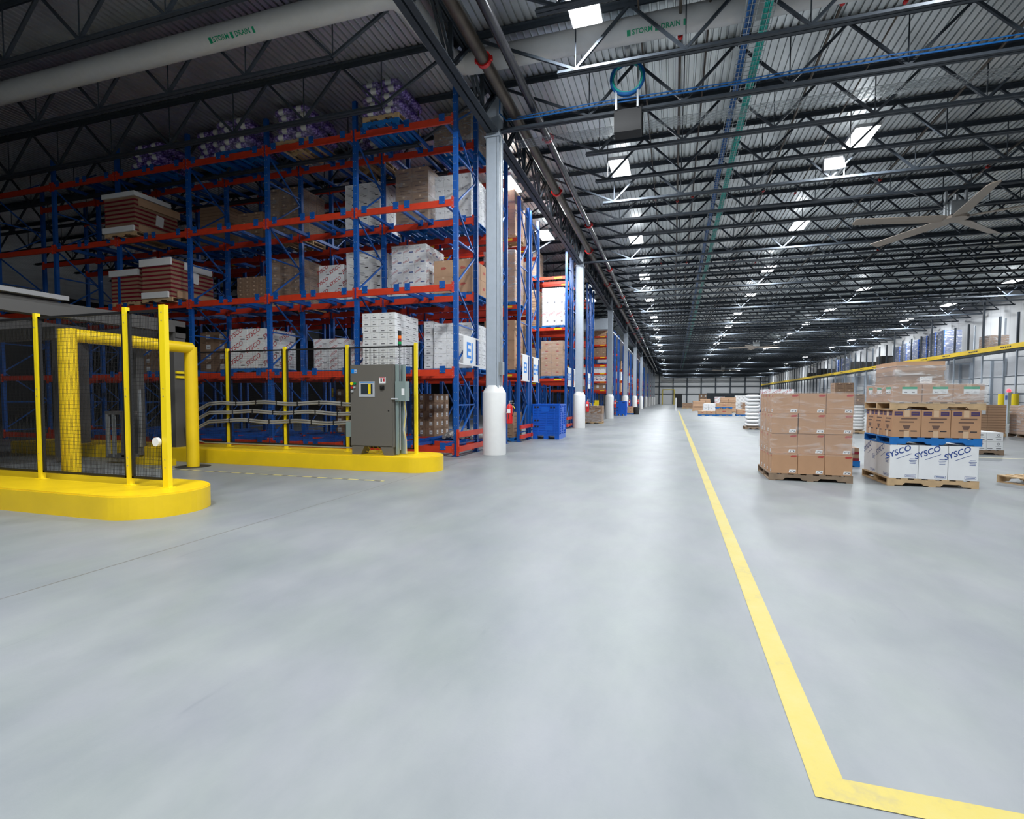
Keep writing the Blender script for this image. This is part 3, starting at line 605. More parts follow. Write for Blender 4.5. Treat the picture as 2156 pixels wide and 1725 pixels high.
def carton_mesh(kind, W, D, H, faces):
    k = (kind, round(W, 3), round(D, 3), round(H, 3), faces)
    if k in _cm: return _cm[k]
    mb = MB(); g = 0.003; bc = BASE[kind]
    w_, d_ = W/2-g, D/2-g; ch = 0.006
    # body with small chamfered vertical edges
    poly = [(-w_+ch,-d_),(w_-ch,-d_),(w_,-d_+ch),(w_,d_-ch),(w_-ch,d_),(-w_+ch,d_),(-w_,d_-ch),(-w_,-d_+ch)]
    mb.prism(poly, 0.001, H-0.002, bc)
    seam = 'cwseam' if bc == 'cwhite' else 'cardseam'
    mb.box(-w_, w_, -0.002, 0.002, H-0.002, H-0.0005, seam)
    mb.box(-0.03, 0.03, -d_-0.0005, d_+0.0005, H-0.05, H-0.0002, 'tape' if bc != 'cwhite' else 'label') if kind not in ('kraftlogo', 'tray', 'flat', 'whiteflat', 'flatlt', 'blueflat', 'kraftpurple', 'bigblue', 'slots') and faces else None
    for fc in faces:
        if fc == 'f': prt(mb, kind, '-y', (0, -d_, H/2), W, H)
        if fc == 'r': prt(mb, kind, '+x', (w_, 0, H/2), D, H)
        if fc == 'l': prt(mb, kind, '-x', (-w_, 0, H/2), D, H)
    me = mb.mesh('carton'); _cm[k] = me; return me
_pm = {}
def pallet(x0, x1, y0, y1, z0, col, lab, group='pallets', rz=0):
    W, D = round(x1-x0, 2), round(y1-y0, 2); k = (W, D, col)
    if k not in _pm:
        s = MB()
        # notched runner, long side to the front
        a = W/2; q = [(-a, 0.016), (-a, 0.108), (a, 0.108), (a, 0.016), (a*0.66, 0.016), (a*0.6, 0.055), (a*0.24, 0.055), (a*0.18, 0.016), (-a*0.18, 0.016), (-a*0.24, 0.055), (-a*0.6, 0.055), (-a*0.66, 0.016)]
        n = len(q); vs = [(x, -0.019, z) for x, z in q] + [(x, 0.019, z) for x, z in q]
        s.add(vs, [tuple(range(n)), tuple(range(n, 2*n))[::-1]] + [(i, n+i, n+(i+1) % n, (i+1) % n) for i in range(n)], col)
        t = MB(); nb = 7
        for i in range(nb): xx = -a + (W-0.12)*i/(nb-1); t.box(xx, xx+0.12 - (0 if i in (0, nb-1) else 0.02), -D/2, D/2, 0.108, 0.126, col)
        b = MB()
        for i in range(3): xx = -a + (W-0.1)*i/2; b.box(xx, xx+0.1, -D/2, D/2, 0.0, 0.016, col)
        _pm[k] = (s.mesh('stringer'), t.mesh('deck_boards'), b.mesh('bottom_boards'))
    s, t, b = _pm[k]
    o = thing('pallet', lab, 'pallet', ((x0+x1)/2, (y0+y1)/2, z0), group); o.rotation_euler.z = rz
    for yy in (-D/2+0.02, 0, D/2-0.02): put('stringer', s, o, (0, yy, 0))
    put('deck_boards', t, o); put('bottom_boards', b, o); return o
def wrap(x0, x1, y0, y1, z0, z1, lab, mat='wrap', g=0.012):
    mb = MB(); x0 -= g; x1 += g; y0 -= g; y1 += g; z1 += g*0.6; rr = random.Random(int(x0*100+z0*7+y0))
    def sheet(o, u, v, nu, nv, nrm):
        vs = []; 
        for j in range(nv+1):
            for i in range(nu+1):
                e = 0 if i in (0, nu) or j in (0, nv) else rr.uniform(-0.003, 0.012)
                vs.append(Vector(o) + Vector(u)*(i/nu) + Vector(v)*(j/nv) + Vector(nrm)*e)
        mb.add(vs, [(j*(nu+1)+i, j*(nu+1)+i+1, (j+1)*(nu+1)+i+1, (j+1)*(nu+1)+i) for j in range(nv) for i in range(nu)], mat)
    dx, dy, dz = x1-x0, y1-y0, z1-z0
    sheet((x0,y0,z0), (dx,0,0), (0,0,dz), 9, 12, (0,-1,0)); sheet((x1,y0,z0), (0,dy,0), (0,0,dz), 9, 12, (1,0,0))
    sheet((x0,y1,z0), (0,-dy,0), (0,0,dz), 9, 12, (-1,0,0)); sheet((x0,y0,z1), (dx,0,0), (0,dy,0), 4, 4, (0,0,1))
    return solo('stretch_wrap', mb, lab, 'plastic wrap', ((x0+x1)/2, (y0+y1)/2, z0), 'clear stretch wrap on loads', sm=True)
def load(desc, x0, x1, y0, dep, z0, z1, kind, nx, ny, nz, pal='palletblue', wr=None, side='r', top=False, jit=0.004, pname=None, zp=0.128, small=False):
    """a pallet with its cartons, each carton a thing"""
    if pal:
        pallet(x0-0.02, x1+0.02, y0, y0+dep, z0, pal, f'{pname or ("blue pallet" if pal=="palletblue" else "wooden pallet")} under the {SHORT[kind]}s, {desc}', 'pallets on the racks' if 'shelf' in desc else 'pallets on the floor')
        zc = z0 + zp
    else: zc = z0
    W, D, H = (x1-x0)/nx, dep/ny, (z1-zc)/nz
    grp = f'{SHORT[kind]}s, {desc}'; rr = random.Random(int(abs(x0*31+z0*17+y0*7)*10))
    nmn = NAME.get(kind, 'carton')
    for k in range(nz):
        jx, jy = rr.uniform(-jit, jit), rr.uniform(-jit, jit)
        for i in range(nx):
            for j in range(ny):
                vis = j == 0 or (side == 'r' and i == nx-1) or (side == 'l' and i == 0) or top
                if not vis: continue
                fc = ('f' if j == 0 else '') + (side if (i == nx-1 and side == 'r') or (i == 0 and side == 'l') else '')
                me = carton_mesh(kind, W, D, H, fc)
                lay = 'only' if nz == 1 else 'bottom' if k == 0 else 'top' if k == nz-1 else ordw(k+1)
                cn = '' if nx == 1 else f', {ordw(i+1)} from left'
                if j == 0: lab = f'{SHORT[kind]}, {lay} layer{cn}, {desc}'
                elif top and 0 < i < nx-1: lab = f'{SHORT[kind]}, {lay} layer{cn}, {ordw(j+1)} back, {desc}'
                else: lab = f'{SHORT[kind]}, {lay} layer, {"left" if i == 0 and side == "l" else "right"} side, {ordw(j+1)} back, {desc}'
                o = put(nmn, me, None, (x0+W*(i+0.5)+jx + rr.uniform(-jit, jit)*0.5, y0+D*(j+0.5)+jy, zc+H*k))
                if len(re_w.findall(lab)) > 16: print('LONG', lab)
                tag(o, lab, 'tray' if 'tray' in nmn else 'carton', grp)
    if wr: wrap(x0, x1, y0, y0+dep, zc-0.02, z1, f'clear stretch wrap round the {SHORT[kind]}s, {desc}', wr)
# sacks
def sack_mesh(mat, W, D, H, band=True, seed=1):
    rr = random.Random(seed); nu, nv = 40, 10; vs = []; fs = []; mats = []
    se = lambda c, e: math.copysign(abs(c)**e, c)
    for j in range(nv+1):
        ph = -math.pi/2 + math.pi*j/nv
        for i in range(nu):
            th = 2*math.pi*(i+0.5)/nu; b = 1 + rr.uniform(-0.02, 0.02)
            vs.append((se(math.cos(ph), 0.45)*se(math.cos(th), 0.5)*W/2*b, se(math.cos(ph), 0.45)*se(math.sin(th), 0.5)*D/2*b, H/2 + se(math.sin(ph), 0.8)*H/2*(1.0)))
    mb = MB(); mb.v = vs; a = mb.mi(mat); c = mb.mi('label')
    for j in range(nv):
        for i in range(nu):
            f = [j*nu+i, j*nu+(i+1) % nu, (j+1)*nu+(i+1) % nu, (j+1)*nu+i]; mb.f.append(f)
            cx = sum(vs[q][0] for q in f)/4
            mb.m.append(c if band and abs(cx) < W*0.07 and 1 < j < nv-1 else a)
    me = mb.mesh('sack'); smooth(me, 80); return me
onion = [sack_mesh('bag', 0.56, 0.62, 0.2, True, s) for s in (1, 2)]
def sacks(desc, x0, y0, z0, nx, ny, nz, pal='palletblue', wr=True, two=False, W=0.52, D=0.58, H=0.165, shift=0.09, lean=0.0):
    x1, y1 = x0 + nx*W, y0 + ny*D
    pallet(x0, x1, y0, y1, z0, pal, f'pallet under the purple onion sacks, {desc}', 'pallets on the racks'); zc = z0+0.126
    if two: pallet(x0, x1, y0, y1, zc, 'palletwood', f'upper wooden pallet under the purple sacks, {desc}', 'pallets on the racks'); zc += 0.126
    rr = random.Random(int(abs(x0)*100))
    for k in range(nz):
        for i in range(nx):
            for j in range(ny):
                o = put('onion_sack', onion[(i+k) % 2], None, (x0+W*(i+0.5)+(shift if k % 2 else -shift)*0.5+rr.uniform(-.02, .02)+lean*k, y0+D*(j+0.5)+rr.uniform(-.02, .02), zc+H*k), rr.uniform(-0.08, 0.08))
                lay = 'bottom' if k == 0 else 'top' if k == nz-1 else ordw(k+1)
                tag(o, f'purple net onion sack, {lay} layer, {"left" if i == 0 else "right"}, {"front" if j == 0 else "back"}, {desc}', 'sack', f'onion sacks, {desc}')
    if wr: wrap(x0+0.0, x1+lean*nz, y0, y1, zc-0.02, zc+H*nz+0.02, f'clear wrap over the purple sacks, {desc}', 'wrap')

# ------------------------------------------------------------------ the near rack block
XS = [-5.02-2.74*i for i in range(7)]; RY = [11.4, 12.7, 14.1, 15.2]; LV = [0.25, 2.11, 4.14, 6.13, 8.05]
rk = thing('pallet_rack', 'large blue and orange-red pallet rack behind the yellow fence, nearest the camera', 'pallet rack', (-5.02, 11.4, 0))
def upright_mb(x, y, z1, holes=True, wd=0.055):
    b = MB(); b.box(x-wd, x+wd, y-0.004, y+0.0, 0.0, z1, 'blue'); b.box(x-wd, x-wd+0.006, y, y+0.085, 0, z1, 'blue'); b.box(x+wd-0.006, x+wd, y, y+0.085, 0, z1, 'blue'); b.box(x-wd-0.03, x+wd+0.03, y-0.03, y+0.11, 0, 0.012, 'blue')
    if holes:
        z = 0.15
        while z < z1-0.1:
            for s in (-1, 1): b.box(x+s*0.028-0.007, x+s*0.028+0.007, y-0.0055, y-0.004, z, z+0.016, 'galv')
            z += 0.2
    return b
for i, x in enumerate(XS):
    for j, y in enumerate(RY):
        part('upright', upright_mb(x, y, 8.84 if j == 0 else 8.75, j < 2 and i < 4), rk)
    for (ya, yb2) in ((11.44, 12.7), (14.14, 15.2)):
        b = MB(); z = 0.35; s = 0
        while z < 8.2:
            b.bar((x, ya if s == 0 else yb2, z), (x, yb2 if s == 0 else ya, z+0.95), 0.035, 0.035, 'blue'); z += 0.95; s = 1-s
        for z in (0.3, 1.25, 3.2, 5.2, 7.2): b.bar((x, ya, z), (x, yb2, z), 0.035, 0.035, 'blue')
        part('brace', b, rk)
for i in range(6):
    xa, xb = XS[i+1]+0.055, XS[i]-0.055
    for z in LV:
        for j, y in enumerate(RY):
            if j == 3 and z < 1: continue
            if j == 3 and i > 3: continue
            b = MB().box(xa, xb, y-0.045, y+0.005, z-0.155, z, 'orange')
            for q in (xa, xb): b.box(q-0.02, q+0.02, y-0.05, y-0.0, z-0.2, z+0.07, 'orange'); 
            if j == 0:
                for q in (xa, xb):
                    for dz in (-0.15, -0.05, 0.05): b.box(q-0.007, q+0.007, y-0.053, y-0.049, z+dz-0.007, z+dz+0.007, 'galv')
            part('beam', b, rk)
        if i < 5:
            for fr in (0.09, 0.43, 0.545, 0.90):
                xx = xa + (xb-xa)*fr
                b = MB().box(xx-0.035, xx+0.035, 11.42, 15.15, z-0.06, z+0.0, 'blue').box(xx-0.04, xx-0.034, 11.42, 15.15, z, z+0.05, 'blue')
                b.box(xx-0.075, xx+0.075, 11.345, 11.352, z-0.09, z+0.085, 'blue').box(xx-0.075, xx+0.075, 12.64, 12.652, z-0.09, z+0.07, 'blue')
                for dx in (-0.05, 0.05): b.box(xx+dx-0.008, xx+dx+0.008, 11.34, 11.346, z-0.06, z-0.044, 'galv')
                part('rail', b, rk)
b = MB()
for z in (0.12, 0.47): b.box(-4.955, -4.90, 11.35, 13.3, z, z+0.13, 'orange')
b.box(-4.965, -4.93, 11.33, 11.42, 0.02, 0.66, 'orange'); b.box(-4.965, -4.93, 13.2, 13.3, 0.02, 0.66, 'orange')
part('end_guard', b, rk)['label'] = 'red-orange guard rails at the rack foot'
for x in (XS[0], XS[1], XS[2]):
    for y in (14.1,): part('marker', MB().box(x-0.03, x+0.03, y-0.012, y-0.006, 1.45, 1.72, 'yellow2'), rk)['label'] = 'yellow marker tag'
# end-of-aisle banner signs
def banner(x, y0, y1, z0, z1, txt, lab, ty, tsz, ye=None):
    t = thing('aisle_sign', lab, 'sign', (x, y0, z0), 'blue lettered end-of-aisle signs')
    ye = ye or y1
    part('frame', MB().box(x-0.004, x+0.004, y0, ye, z1-0.02, z1+0.015, 'signwhite').box(x-0.004, x+0.004, y0, ye, z0-0.015, z0+0.02, 'signwhite').box(x-0.004, x+0.004, ye-0.03, ye, z0, z1, 'signwhite'), t)
    ys0, ys1 = ty
    part('sheet', MB().box(x-0.003, x+0.006, ys0, ys1, z0+0.01, z1-0.01, 'signwhite'), t)
    b = MB(); v2, f2 = text2d(txt, tsz, 0, 0); stamp(b, ([(a*1.15, c) for a, c in v2], f2), 0, 0, '+x', (x+0.006, (ys0+ys1)/2, (z0+z1)/2-0.01), 'signblue', 0.003)
    part('lettering', b, t)['label'] = 'blue letters ' + txt
banner(-4.955, 11.46, 13.4, 2.26, 2.96, 'EJ', 'white aisle sign with blue letters EJ on the nearest rack end', (11.72, 12.55), 0.55, 13.5)

# ------------------------------------------------------------------ loads of the near rack (bay counted from the column side)
S = ['floor', 'shelf one', 'shelf two', 'shelf three', 'top shelf']
sacks('top shelf nearest the column, front', -7.42, 11.25, 8.05, 2, 2, 6, two=True, W=0.5, lean=0.0)
sacks('top shelf behind the tall stack', -8.95, 12.95, 8.05, 2, 2, 4, pal='palletwood')
sacks('top shelf second bay, left half', -10.2, 11.4, 8.05, 2, 2, 5, pal='palletwood', W=0.56, shift=0.12)
sacks('top shelf third bay, right half', -12.15, 11.4, 8.05, 2, 2, 5, W=0.55, shift=0.14)
sacks('top shelf third bay, left half', -13.15, 11.7, 8.05, 2, 2, 5, W=0.47, shift=0.16, wr=False)
sacks('top shelf fourth bay', -15.5, 11.5, 8.05, 2, 2, 4, W=0.55, shift=0.16, wr=False)
load('top shelf, next to the column', -6.27, -5.2, 12.85, 1.15, 8.05, 9.0, 'kraftdull', 3, 3, 4, wr='wrapthick')
load('shelf three, second bay', -9.12, -7.98, 12.9, 1.15, 6.13, 7.5, 'marks', 3, 3, 6)
load('shelf three, behind the first bay', -7.5, -6.5, 12.95, 1.15, 6.13, 7.75, 'kraftdull', 2, 2, 4, wr='wrap')
load('shelf three, next to the column', -6.27, -5.22, 12.9, 1.15, 6.13, 7.4, 'plain', 4, 3, 4, wr='wrap')
load('shelf three, third bay', -11.85, -10.72, 12.95, 1.15, 6.13, 7.7, 'kraftdull', 3, 3, 6, 'palletwood', wr='wrap')
load('shelf three, third bay left', -13.02, -12.1, 12.95, 1.1, 6.13, 7.1, 'kraftdull', 2, 2, 3)
load('shelf three, fourth bay', -14.55, -13.5, 12.95, 1.1, 6.13, 7.45, 'flat', 1, 1, 12)
load('shelf three, fourth bay front', -16.2, -15.0, 11.2, 1.35, 6.13, 7.25, 'tray', 1, 1, 8, 'palletwood')
load('shelf two, far left', -16.3, -15.2, 11.4, 1.2, 4.14, 5.2, 'tray', 1, 1, 8, 'palletwood')
load('shelf two, fourth bay front', -14.72, -13.62, 11.15, 1.4, 4.14, 5.35, 'tray', 1, 1, 9, 'palletwood')
load('shelf two, third bay left', -13.12, -12.05, 12.95, 1.1, 4.14, 5.15, 'kraftdull', 4, 4, 7)
load('shelf two, third bay', -11.85, -10.72, 12.95, 1.15, 4.14, 5.6, 'kraftdull', 3, 3, 6, 'palletwood', wr='wrap')
load('shelf two, second bay left', -10.08, -9.22, 12.95, 1.1, 4.14, 5.3, 'red', 2, 2, 3)
load('shelf two, second bay', -9.1, -7.95, 12.9, 1.15, 4.14, 5.6, 'marks', 3, 3, 5)
load('shelf two, first bay left', -7.62, -6.55, 12.9, 1.15, 4.14, 5.65, 'blue', 3, 3, 5, wr='wrap')
load('shelf two, next to the column', -6.32, -5.18, 12.9, 1.15, 4.14, 5.15, 'kraftred', 2, 2, 2)
load('shelf one, third bay left', -14.6, -13.5, 12.9, 1.15, 2.11, 3.5, 'tags', 2, 2, 4, wr=None)
load('shelf one, third bay', -11.92, -10.72, 11.5, 1.2, 2.11, 3.32, 'red', 2, 2, 3, wr='wrap')
load('shelf one, second bay left', -10.25, -9.2, 12.9, 1.15, 2.11, 3.15, 'red', 2, 3, 5, wr='wrap')
load('shelf one, second bay back', -9.75, -8.75, 14.1, 1.0, 2.11, 3.0, 'kraftred', 2, 2, 3)
load('shelf one, first bay', -7.57, -6.63, 11.38, 1.22, 2.11, 3.55, 'slots', 4, 3, 8)
load('shelf one, behind the slotted stack', -6.68, -6.4, 13.0, 1.1, 2.11, 3.55, 'slots', 1, 3, 7)
load('shelf one, next to the column', -6.32, -5.2, 12.9, 1.15, 2.11, 3.45, 'plain', 3, 3, 6, wr='wrap')
load('floor behind the orange beams', -7.95, -7.0, 14.3, 1.05, 0.1, 1.55, 'tags', 3, 3, 5)
load('floor, back of second bay', -10.6, -9.6, 14.3, 1.05, 0.1, 1.7, 'tags', 3, 3, 5)
# extra dark loads deeper to the left
load('shelf two, fifth bay', -18.4, -17.3, 12.9, 1.1, 4.14, 5.2, 'plain', 2, 2, 4)
load('shelf three, fifth bay', -18.5, -17.4, 12.9, 1.1, 6.13, 7.2, 'blue', 2, 2, 4)
load('shelf one, fifth bay', -17.2, -16.1, 12.9, 1.1, 2.11, 3.3, 'tags', 2, 2, 4)
# loose paper sheets stuck to two tray stacks, folded white and brown caps on them
for (x0, x1, y0, y1, z0, z1, mt, lab) in ((-16.25, -14.95, 11.15, 12.3, 7.25, 7.38, 'cwhite', 'white cardboard cap on the upper maroon tray stack'), (-16.25, -15.0, 11.14, 11.2, 6.24, 6.4, 'cwhite', 'white cardboard skirt at the foot of the upper tray stack'),
        (-14.76, -13.58, 11.1, 11.16, 5.16, 5.36, 'cwhite', 'white cardboard front edge on the middle maroon tray stack'), (-16.33, -15.17, 11.35, 11.42, 5.03, 5.21, 'cwhite', 'white cardboard edge on the leftmost maroon tray stack'), (-14.7, -13.7, 11.1, 11.17, 4.25, 4.42, 'cwhite', 'white cardboard skirt under the middle maroon tray stack')):
    solo('cardboard_sheet', MB().box(x0, x1, y0, y1, z0, z1, mt), lab, 'cardboard sheet', (x0, y0, z0))
for (x, y, z, lab) in ((-14.985, 11.95, 6.75, 'white paper sheet on the side of the upper maroon tray stack'), (-13.6, 11.9, 4.95, 'crooked white paper sheet on the middle maroon tray stack')):
    solo('paper_sheet', MB().bar((x, y-0.12, z), (x, y+0.12, z-0.03), 0.004, 0.32, 'label'), lab, 'paper', (x, y, z))
for (x0, x1, y0, y1, z0, z1, lab) in ((-14.99, -14.95, 11.3, 12.6, 7.0, 7.22, 'brown cardboard edge strip along the upper maroon tray stack'), (-14.99, -14.95, 11.3, 12.6, 6.26, 6.45, 'brown cardboard strip at the foot of the upper tray stack'), (-13.6, -13.56, 11.3, 12.6, 4.27, 4.46, 'brown cardboard strip at the foot of the middle tray stack')):
    solo('cardboard_sheet', MB().box(x0, x1, y0, y1, z0, z1, 'cardlt'), lab, 'cardboard sheet', (x0, y0, z0))
solo('cardboard_sheet', MB().box(-13.6, -13.56, 11.55, 12.45, 5.1, 5.32, 'cwhite'), 'white cardboard strip along the side of the middle tray stack', 'cardboard sheet', (-13.6, 12, 5.1))
pallet(-6.2, -5.3, 13.1, 14.0, 0.1, 'palletblue', 'low pallet under the foil bundles behind the rack foot', 'pallets on the floor')
for i in range(7):
    b = MB(); b.tube([(-6.15+0.14*i, 13.15, 0.32+0.05*(i % 2)), (-6.12+0.14*i, 13.5, 0.38+0.06*(i % 3)), (-6.1+0.14*i, 13.95, 0.3)], [0.06, 0.1, 0.05], 'steelbag', 10)
    solo('foil_bundle', b, f'crumpled silver bundle low behind the rack foot, {ordw(i+1)} from left', 'bundle', (-6.1+0.14*i, 13.5, 0.25), 'silver bundles on the low pallet', sm=True)

# ------------------------------------------------------------------ the rack rows beyond
def rack_row(lab, xr, nb, bw, ya, yb2, lv, ztop, side='r', beams=True):
    r = thing('pallet_rack', lab, 'pallet rack', (xr, ya, 0), 'blue rack rows beyond the near rack')
    for i in range(nb+1):
        x = xr - bw*i
        for y in (ya, yb2): part('upright', upright_mb(x, y, ztop, False, 0.05), r)
        b = MB(); z = 0.3; s = 0
        while z < ztop-1: b.bar((x, ya+0.04 if s == 0 else yb2, z), (x, yb2 if s == 0 else ya+0.04, z+0.9), 0.035, 0.035, 'blue'); z += 0.9; s = 1-s
        z = 0.3
        while z < ztop: b.bar((x, ya+0.04, z), (x, yb2, z), 0.03, 0.03, 'blue'); z += 1.8
        part('brace', b, r)
    for i in range(nb):
        for z in lv:
            for y in (ya, yb2):
                b = MB().box(xr-bw*(i+1)+0.05, xr-bw*i-0.05, y-0.04, y, z-0.13, z, 'orange')
                if y == ya: b.box(xr-bw*i-0.55, xr-bw*i-0.2, y-0.043, y-0.04, z-0.09, z-0.03, 'yellow2')
                part('beam', b, r)
    b = MB()
    for z in (0.1, 0.42): b.box(xr+0.06, xr+0.11, ya-0.03, yb2+0.12, z, z+0.12, 'orange')
    part('end_guard', b, r)
XR = -4.8
LVE = [2.22, 4.42, 6.55]
rack_row('blue rack row with the EI sign, just right of the first column', XR, 5, 2.74, 15.9, 16.95, LVE, 7.85)
rack_row('blue rack row with the EH sign, behind the blue bulk bin', XR, 5, 2.74, 17.25, 18.3, LVE, 7.85)
banner(-4.72, 15.95, 16.95, 2.0, 2.85, 'EI', 'white aisle sign with blue letters EI right of the first column', (16.1, 16.75), 0.48)
banner(-4.72, 17.3, 18.3, 2.0, 2.85, 'EH', 'white aisle sign with blue letters EH above the blue bulk bin', (17.45, 18.1), 0.48)
LVG = [2.35, 4.7, 7.05]
rack_row('blue rack row with the EG sign, just left of the second column', XR, 4, 2.74, 23.5, 24.5, LVG, 8.15)
rack_row('blue rack row with the EF sign, behind the second column', XR, 4, 2.74, 25.0, 26.0, LVG, 8.15)
banner(-4.72, 23.5, 24.5, 2.0, 2.85, 'EG', 'white aisle sign with blue letters EG left of the second column', (23.65, 24.3), 0.46)
banner(-4.72, 25.0, 26.0, 2.0, 2.85, 'EF', 'white aisle sign with blue letters EF close behind the second column', (25.15, 25.8), 0.46)
rack_row('narrow blue rack row right of the second column', XR, 3, 2.74, 29.4, 30.4, LVG, 8.0)
rack_row('second narrow blue rack row right of the second column', XR, 3, 2.74, 30.8, 31.8, LVG, 8.0)
banner(-4.72, 29.4, 30.4, 2.0, 2.85, 'EE', 'small white aisle sign right of the second column', (29.5, 30.3), 0.46)
LVP = [2.1, 2.75, 3.4, 4.0, 4.65, 5.6, 6.25]
rack_row('pick rack with many orange-red shelves under the grey bulkhead', XR-0.15, 4, 2.6, 40.2, 41.2, LVP, 6.5)
rack_row('blue rack row just right of the third column', XR, 3, 2.74, 43.5, 44.5, [2.1, 3.2, 4.3, 5.4], 7.1)
rack_row('second blue rack row right of the third column', XR, 3, 2.74, 46.6, 47.6, [2.1, 3.2, 4.3, 5.4], 7.1)
for i, y in enumerate((51.5, 56, 60.5, 65, 70, 76, 82, 88, 95, 102, 110, 118)):
    rack_row(f'distant blue rack row, {ordw(i+1)} beyond the third column', XR, 1 if i > 3 else 2, 2.74, y, y+1.6, [2.1, 3.2, 4.3], 6.6 if i < 8 else 6.2)
load('EI rack, lowest shelf', -6.0, -4.95, 15.95, 1.0, 2.22, 3.95, 'kraftred', 2, 2, 5)
load('EI rack, middle shelf', -6.0, -4.95, 15.95, 1.0, 4.42, 6.2, 'kraftred', 2, 2, 5, wr='wrapthick')
load('EI rack, top shelf', -6.0, -4.95, 15.95, 1.0, 6.55, 8.1, 'kraftred', 2, 2, 4, pal='palletwood', wr='wrap')
load('EI rack, ground level', -6.0, -5.0, 16.0, 1.0, 0, 0.95, 'kraftdull', 2, 2, 2)
load('EH rack, lowest shelf', -6.1, -5.0, 17.3, 1.0, 2.22, 3.95, 'kraftdull', 2, 2, 4)
load('EH rack, middle shelf', -6.1, -5.0, 17.3, 1.0, 4.42, 5.9, 'kraftred', 2, 2, 3)
load('EH rack, top shelf', -6.0, -5.0, 17.3, 1.0, 6.55, 7.9, 'kraftred', 2, 2, 3)
load('EG rack, lowest shelf', -6.0, -4.95, 23.55, 1.0, 2.35, 4.1, 'kraftred', 2, 2, 5, wr='wrap')
load('EG rack, middle shelf', -5.95, -4.92, 23.55, 1.0, 4.7, 6.55, 'red', 3, 2, 2, wr='wrap')
load('EG rack, left of white stack', -7.2, -6.15, 23.55, 1.0, 4.7, 6.5, 'kraftdull', 2, 2, 4)
load('EG rack, left lowest shelf', -7.3, -6.2, 23.55, 1.0, 2.35, 3.8, 'kraftdull', 2, 2, 4)
load('EG rack, top shelf', -7.2, -6.15, 23.55, 1.0, 7.05, 8.3, 'kraftdull', 2, 2, 3, wr='wrap')
for (nm_, x, z, hh, kd, nx, nz) in (('pick rack top, left', -7.2, 5.6, 1.75, 'tags', 2, 5), ('pick rack top, right', -6.0, 5.6, 1.75, 'kraftred', 2, 6), ('pick rack fifth shelf, left', -7.2, 4.65, 0.7, 'kraftdull', 2, 2), ('pick rack fifth shelf, right', -6.0, 4.65, 0.7, 'kraftdull', 2, 2),
        ('pick rack third shelf, left', -7.2, 3.4, 0.5, 'plain', 3, 1), ('pick rack third shelf, right', -6.0, 3.4, 0.5, 'plain', 3, 1), ('pick rack second shelf', -6.0, 2.75, 0.5, 'blue', 3, 1), ('pick rack bottom shelf, left', -7.2, 2.1, 0.5, 'kraftdull', 2, 1), ('pick rack bottom shelf, right', -6.0, 2.1, 0.45, 'tags', 2, 1)):
    load(nm_, x-0.0, x+1.02, 40.25, 0.95, z, z+hh, kd, nx, 1, nz, pal=None)
for (nm_, z, hh, kd) in (('rack past third column, top', 5.4, 1.3, 'kraftred'), ('rack past third column, third shelf', 4.3, 0.9, 'plain'), ('rack past third column, second shelf', 3.2, 0.9, 'kraftred'), ('rack past third column, first shelf', 2.1, 0.9, 'kraftred')):
    load(nm_, -6.2, -5.0, 43.55, 0.95, z, z+hh, kd, 2, 1, 2, wr=None)
for (y, nm_) in ((51.5, 'first'), (56, 'second'), (60.5, 'third'), (65, 'fourth')):
    for z, kd in ((2.1, 'kraftred'), (3.2, 'plain'), (4.3, 'kraftdull')):
        load(f'{nm_} distant rack, {"lower" if z < 3 else "middle" if z < 4 else "upper"} shelf', -6.2, -5.0, y+0.1, 1.0, z, z+0.85, kd, 2, 1, 2, pal=None)
# ------------------------------------------------------------------ kerbs, fences, guard, machine, cabinet
def kerb(xl, y0, y1, xr, h, lab):
    r = (y1-y0)/2; pts = [(xl, y0)] + [(xr - r + r*math.sin(a), (y0+y1)/2 - r*math.cos(a)) for a in [math.pi*i/24 for i in range(25)]] + [(xl, y1)]
    b = MB(); b.prism(pts, 0, h-0.015, 'yellow')
    ins = [(x - (0.012 if i > 0 and i < len(pts)-1 and x > xl+0.1 else 0), y + (0.012 if y < (y0+y1)/2 else -0.012)) for i, (x, y) in enumerate(pts)]
    b.prism(ins, h-0.015, h, 'yellow')
    return solo('concrete_kerb', b, lab, 'kerb', (xr-r, (y0+y1)/2, 0), 'yellow painted kerbs')
kerb(-14, 4.22, 5.46, -5.67, 0.28, 'yellow round-ended kerb under the nearest mesh fence')
kerb(-16, 8.63, 9.63, -4.33, 0.30, 'yellow round-ended kerb carrying the grey control cabinet')
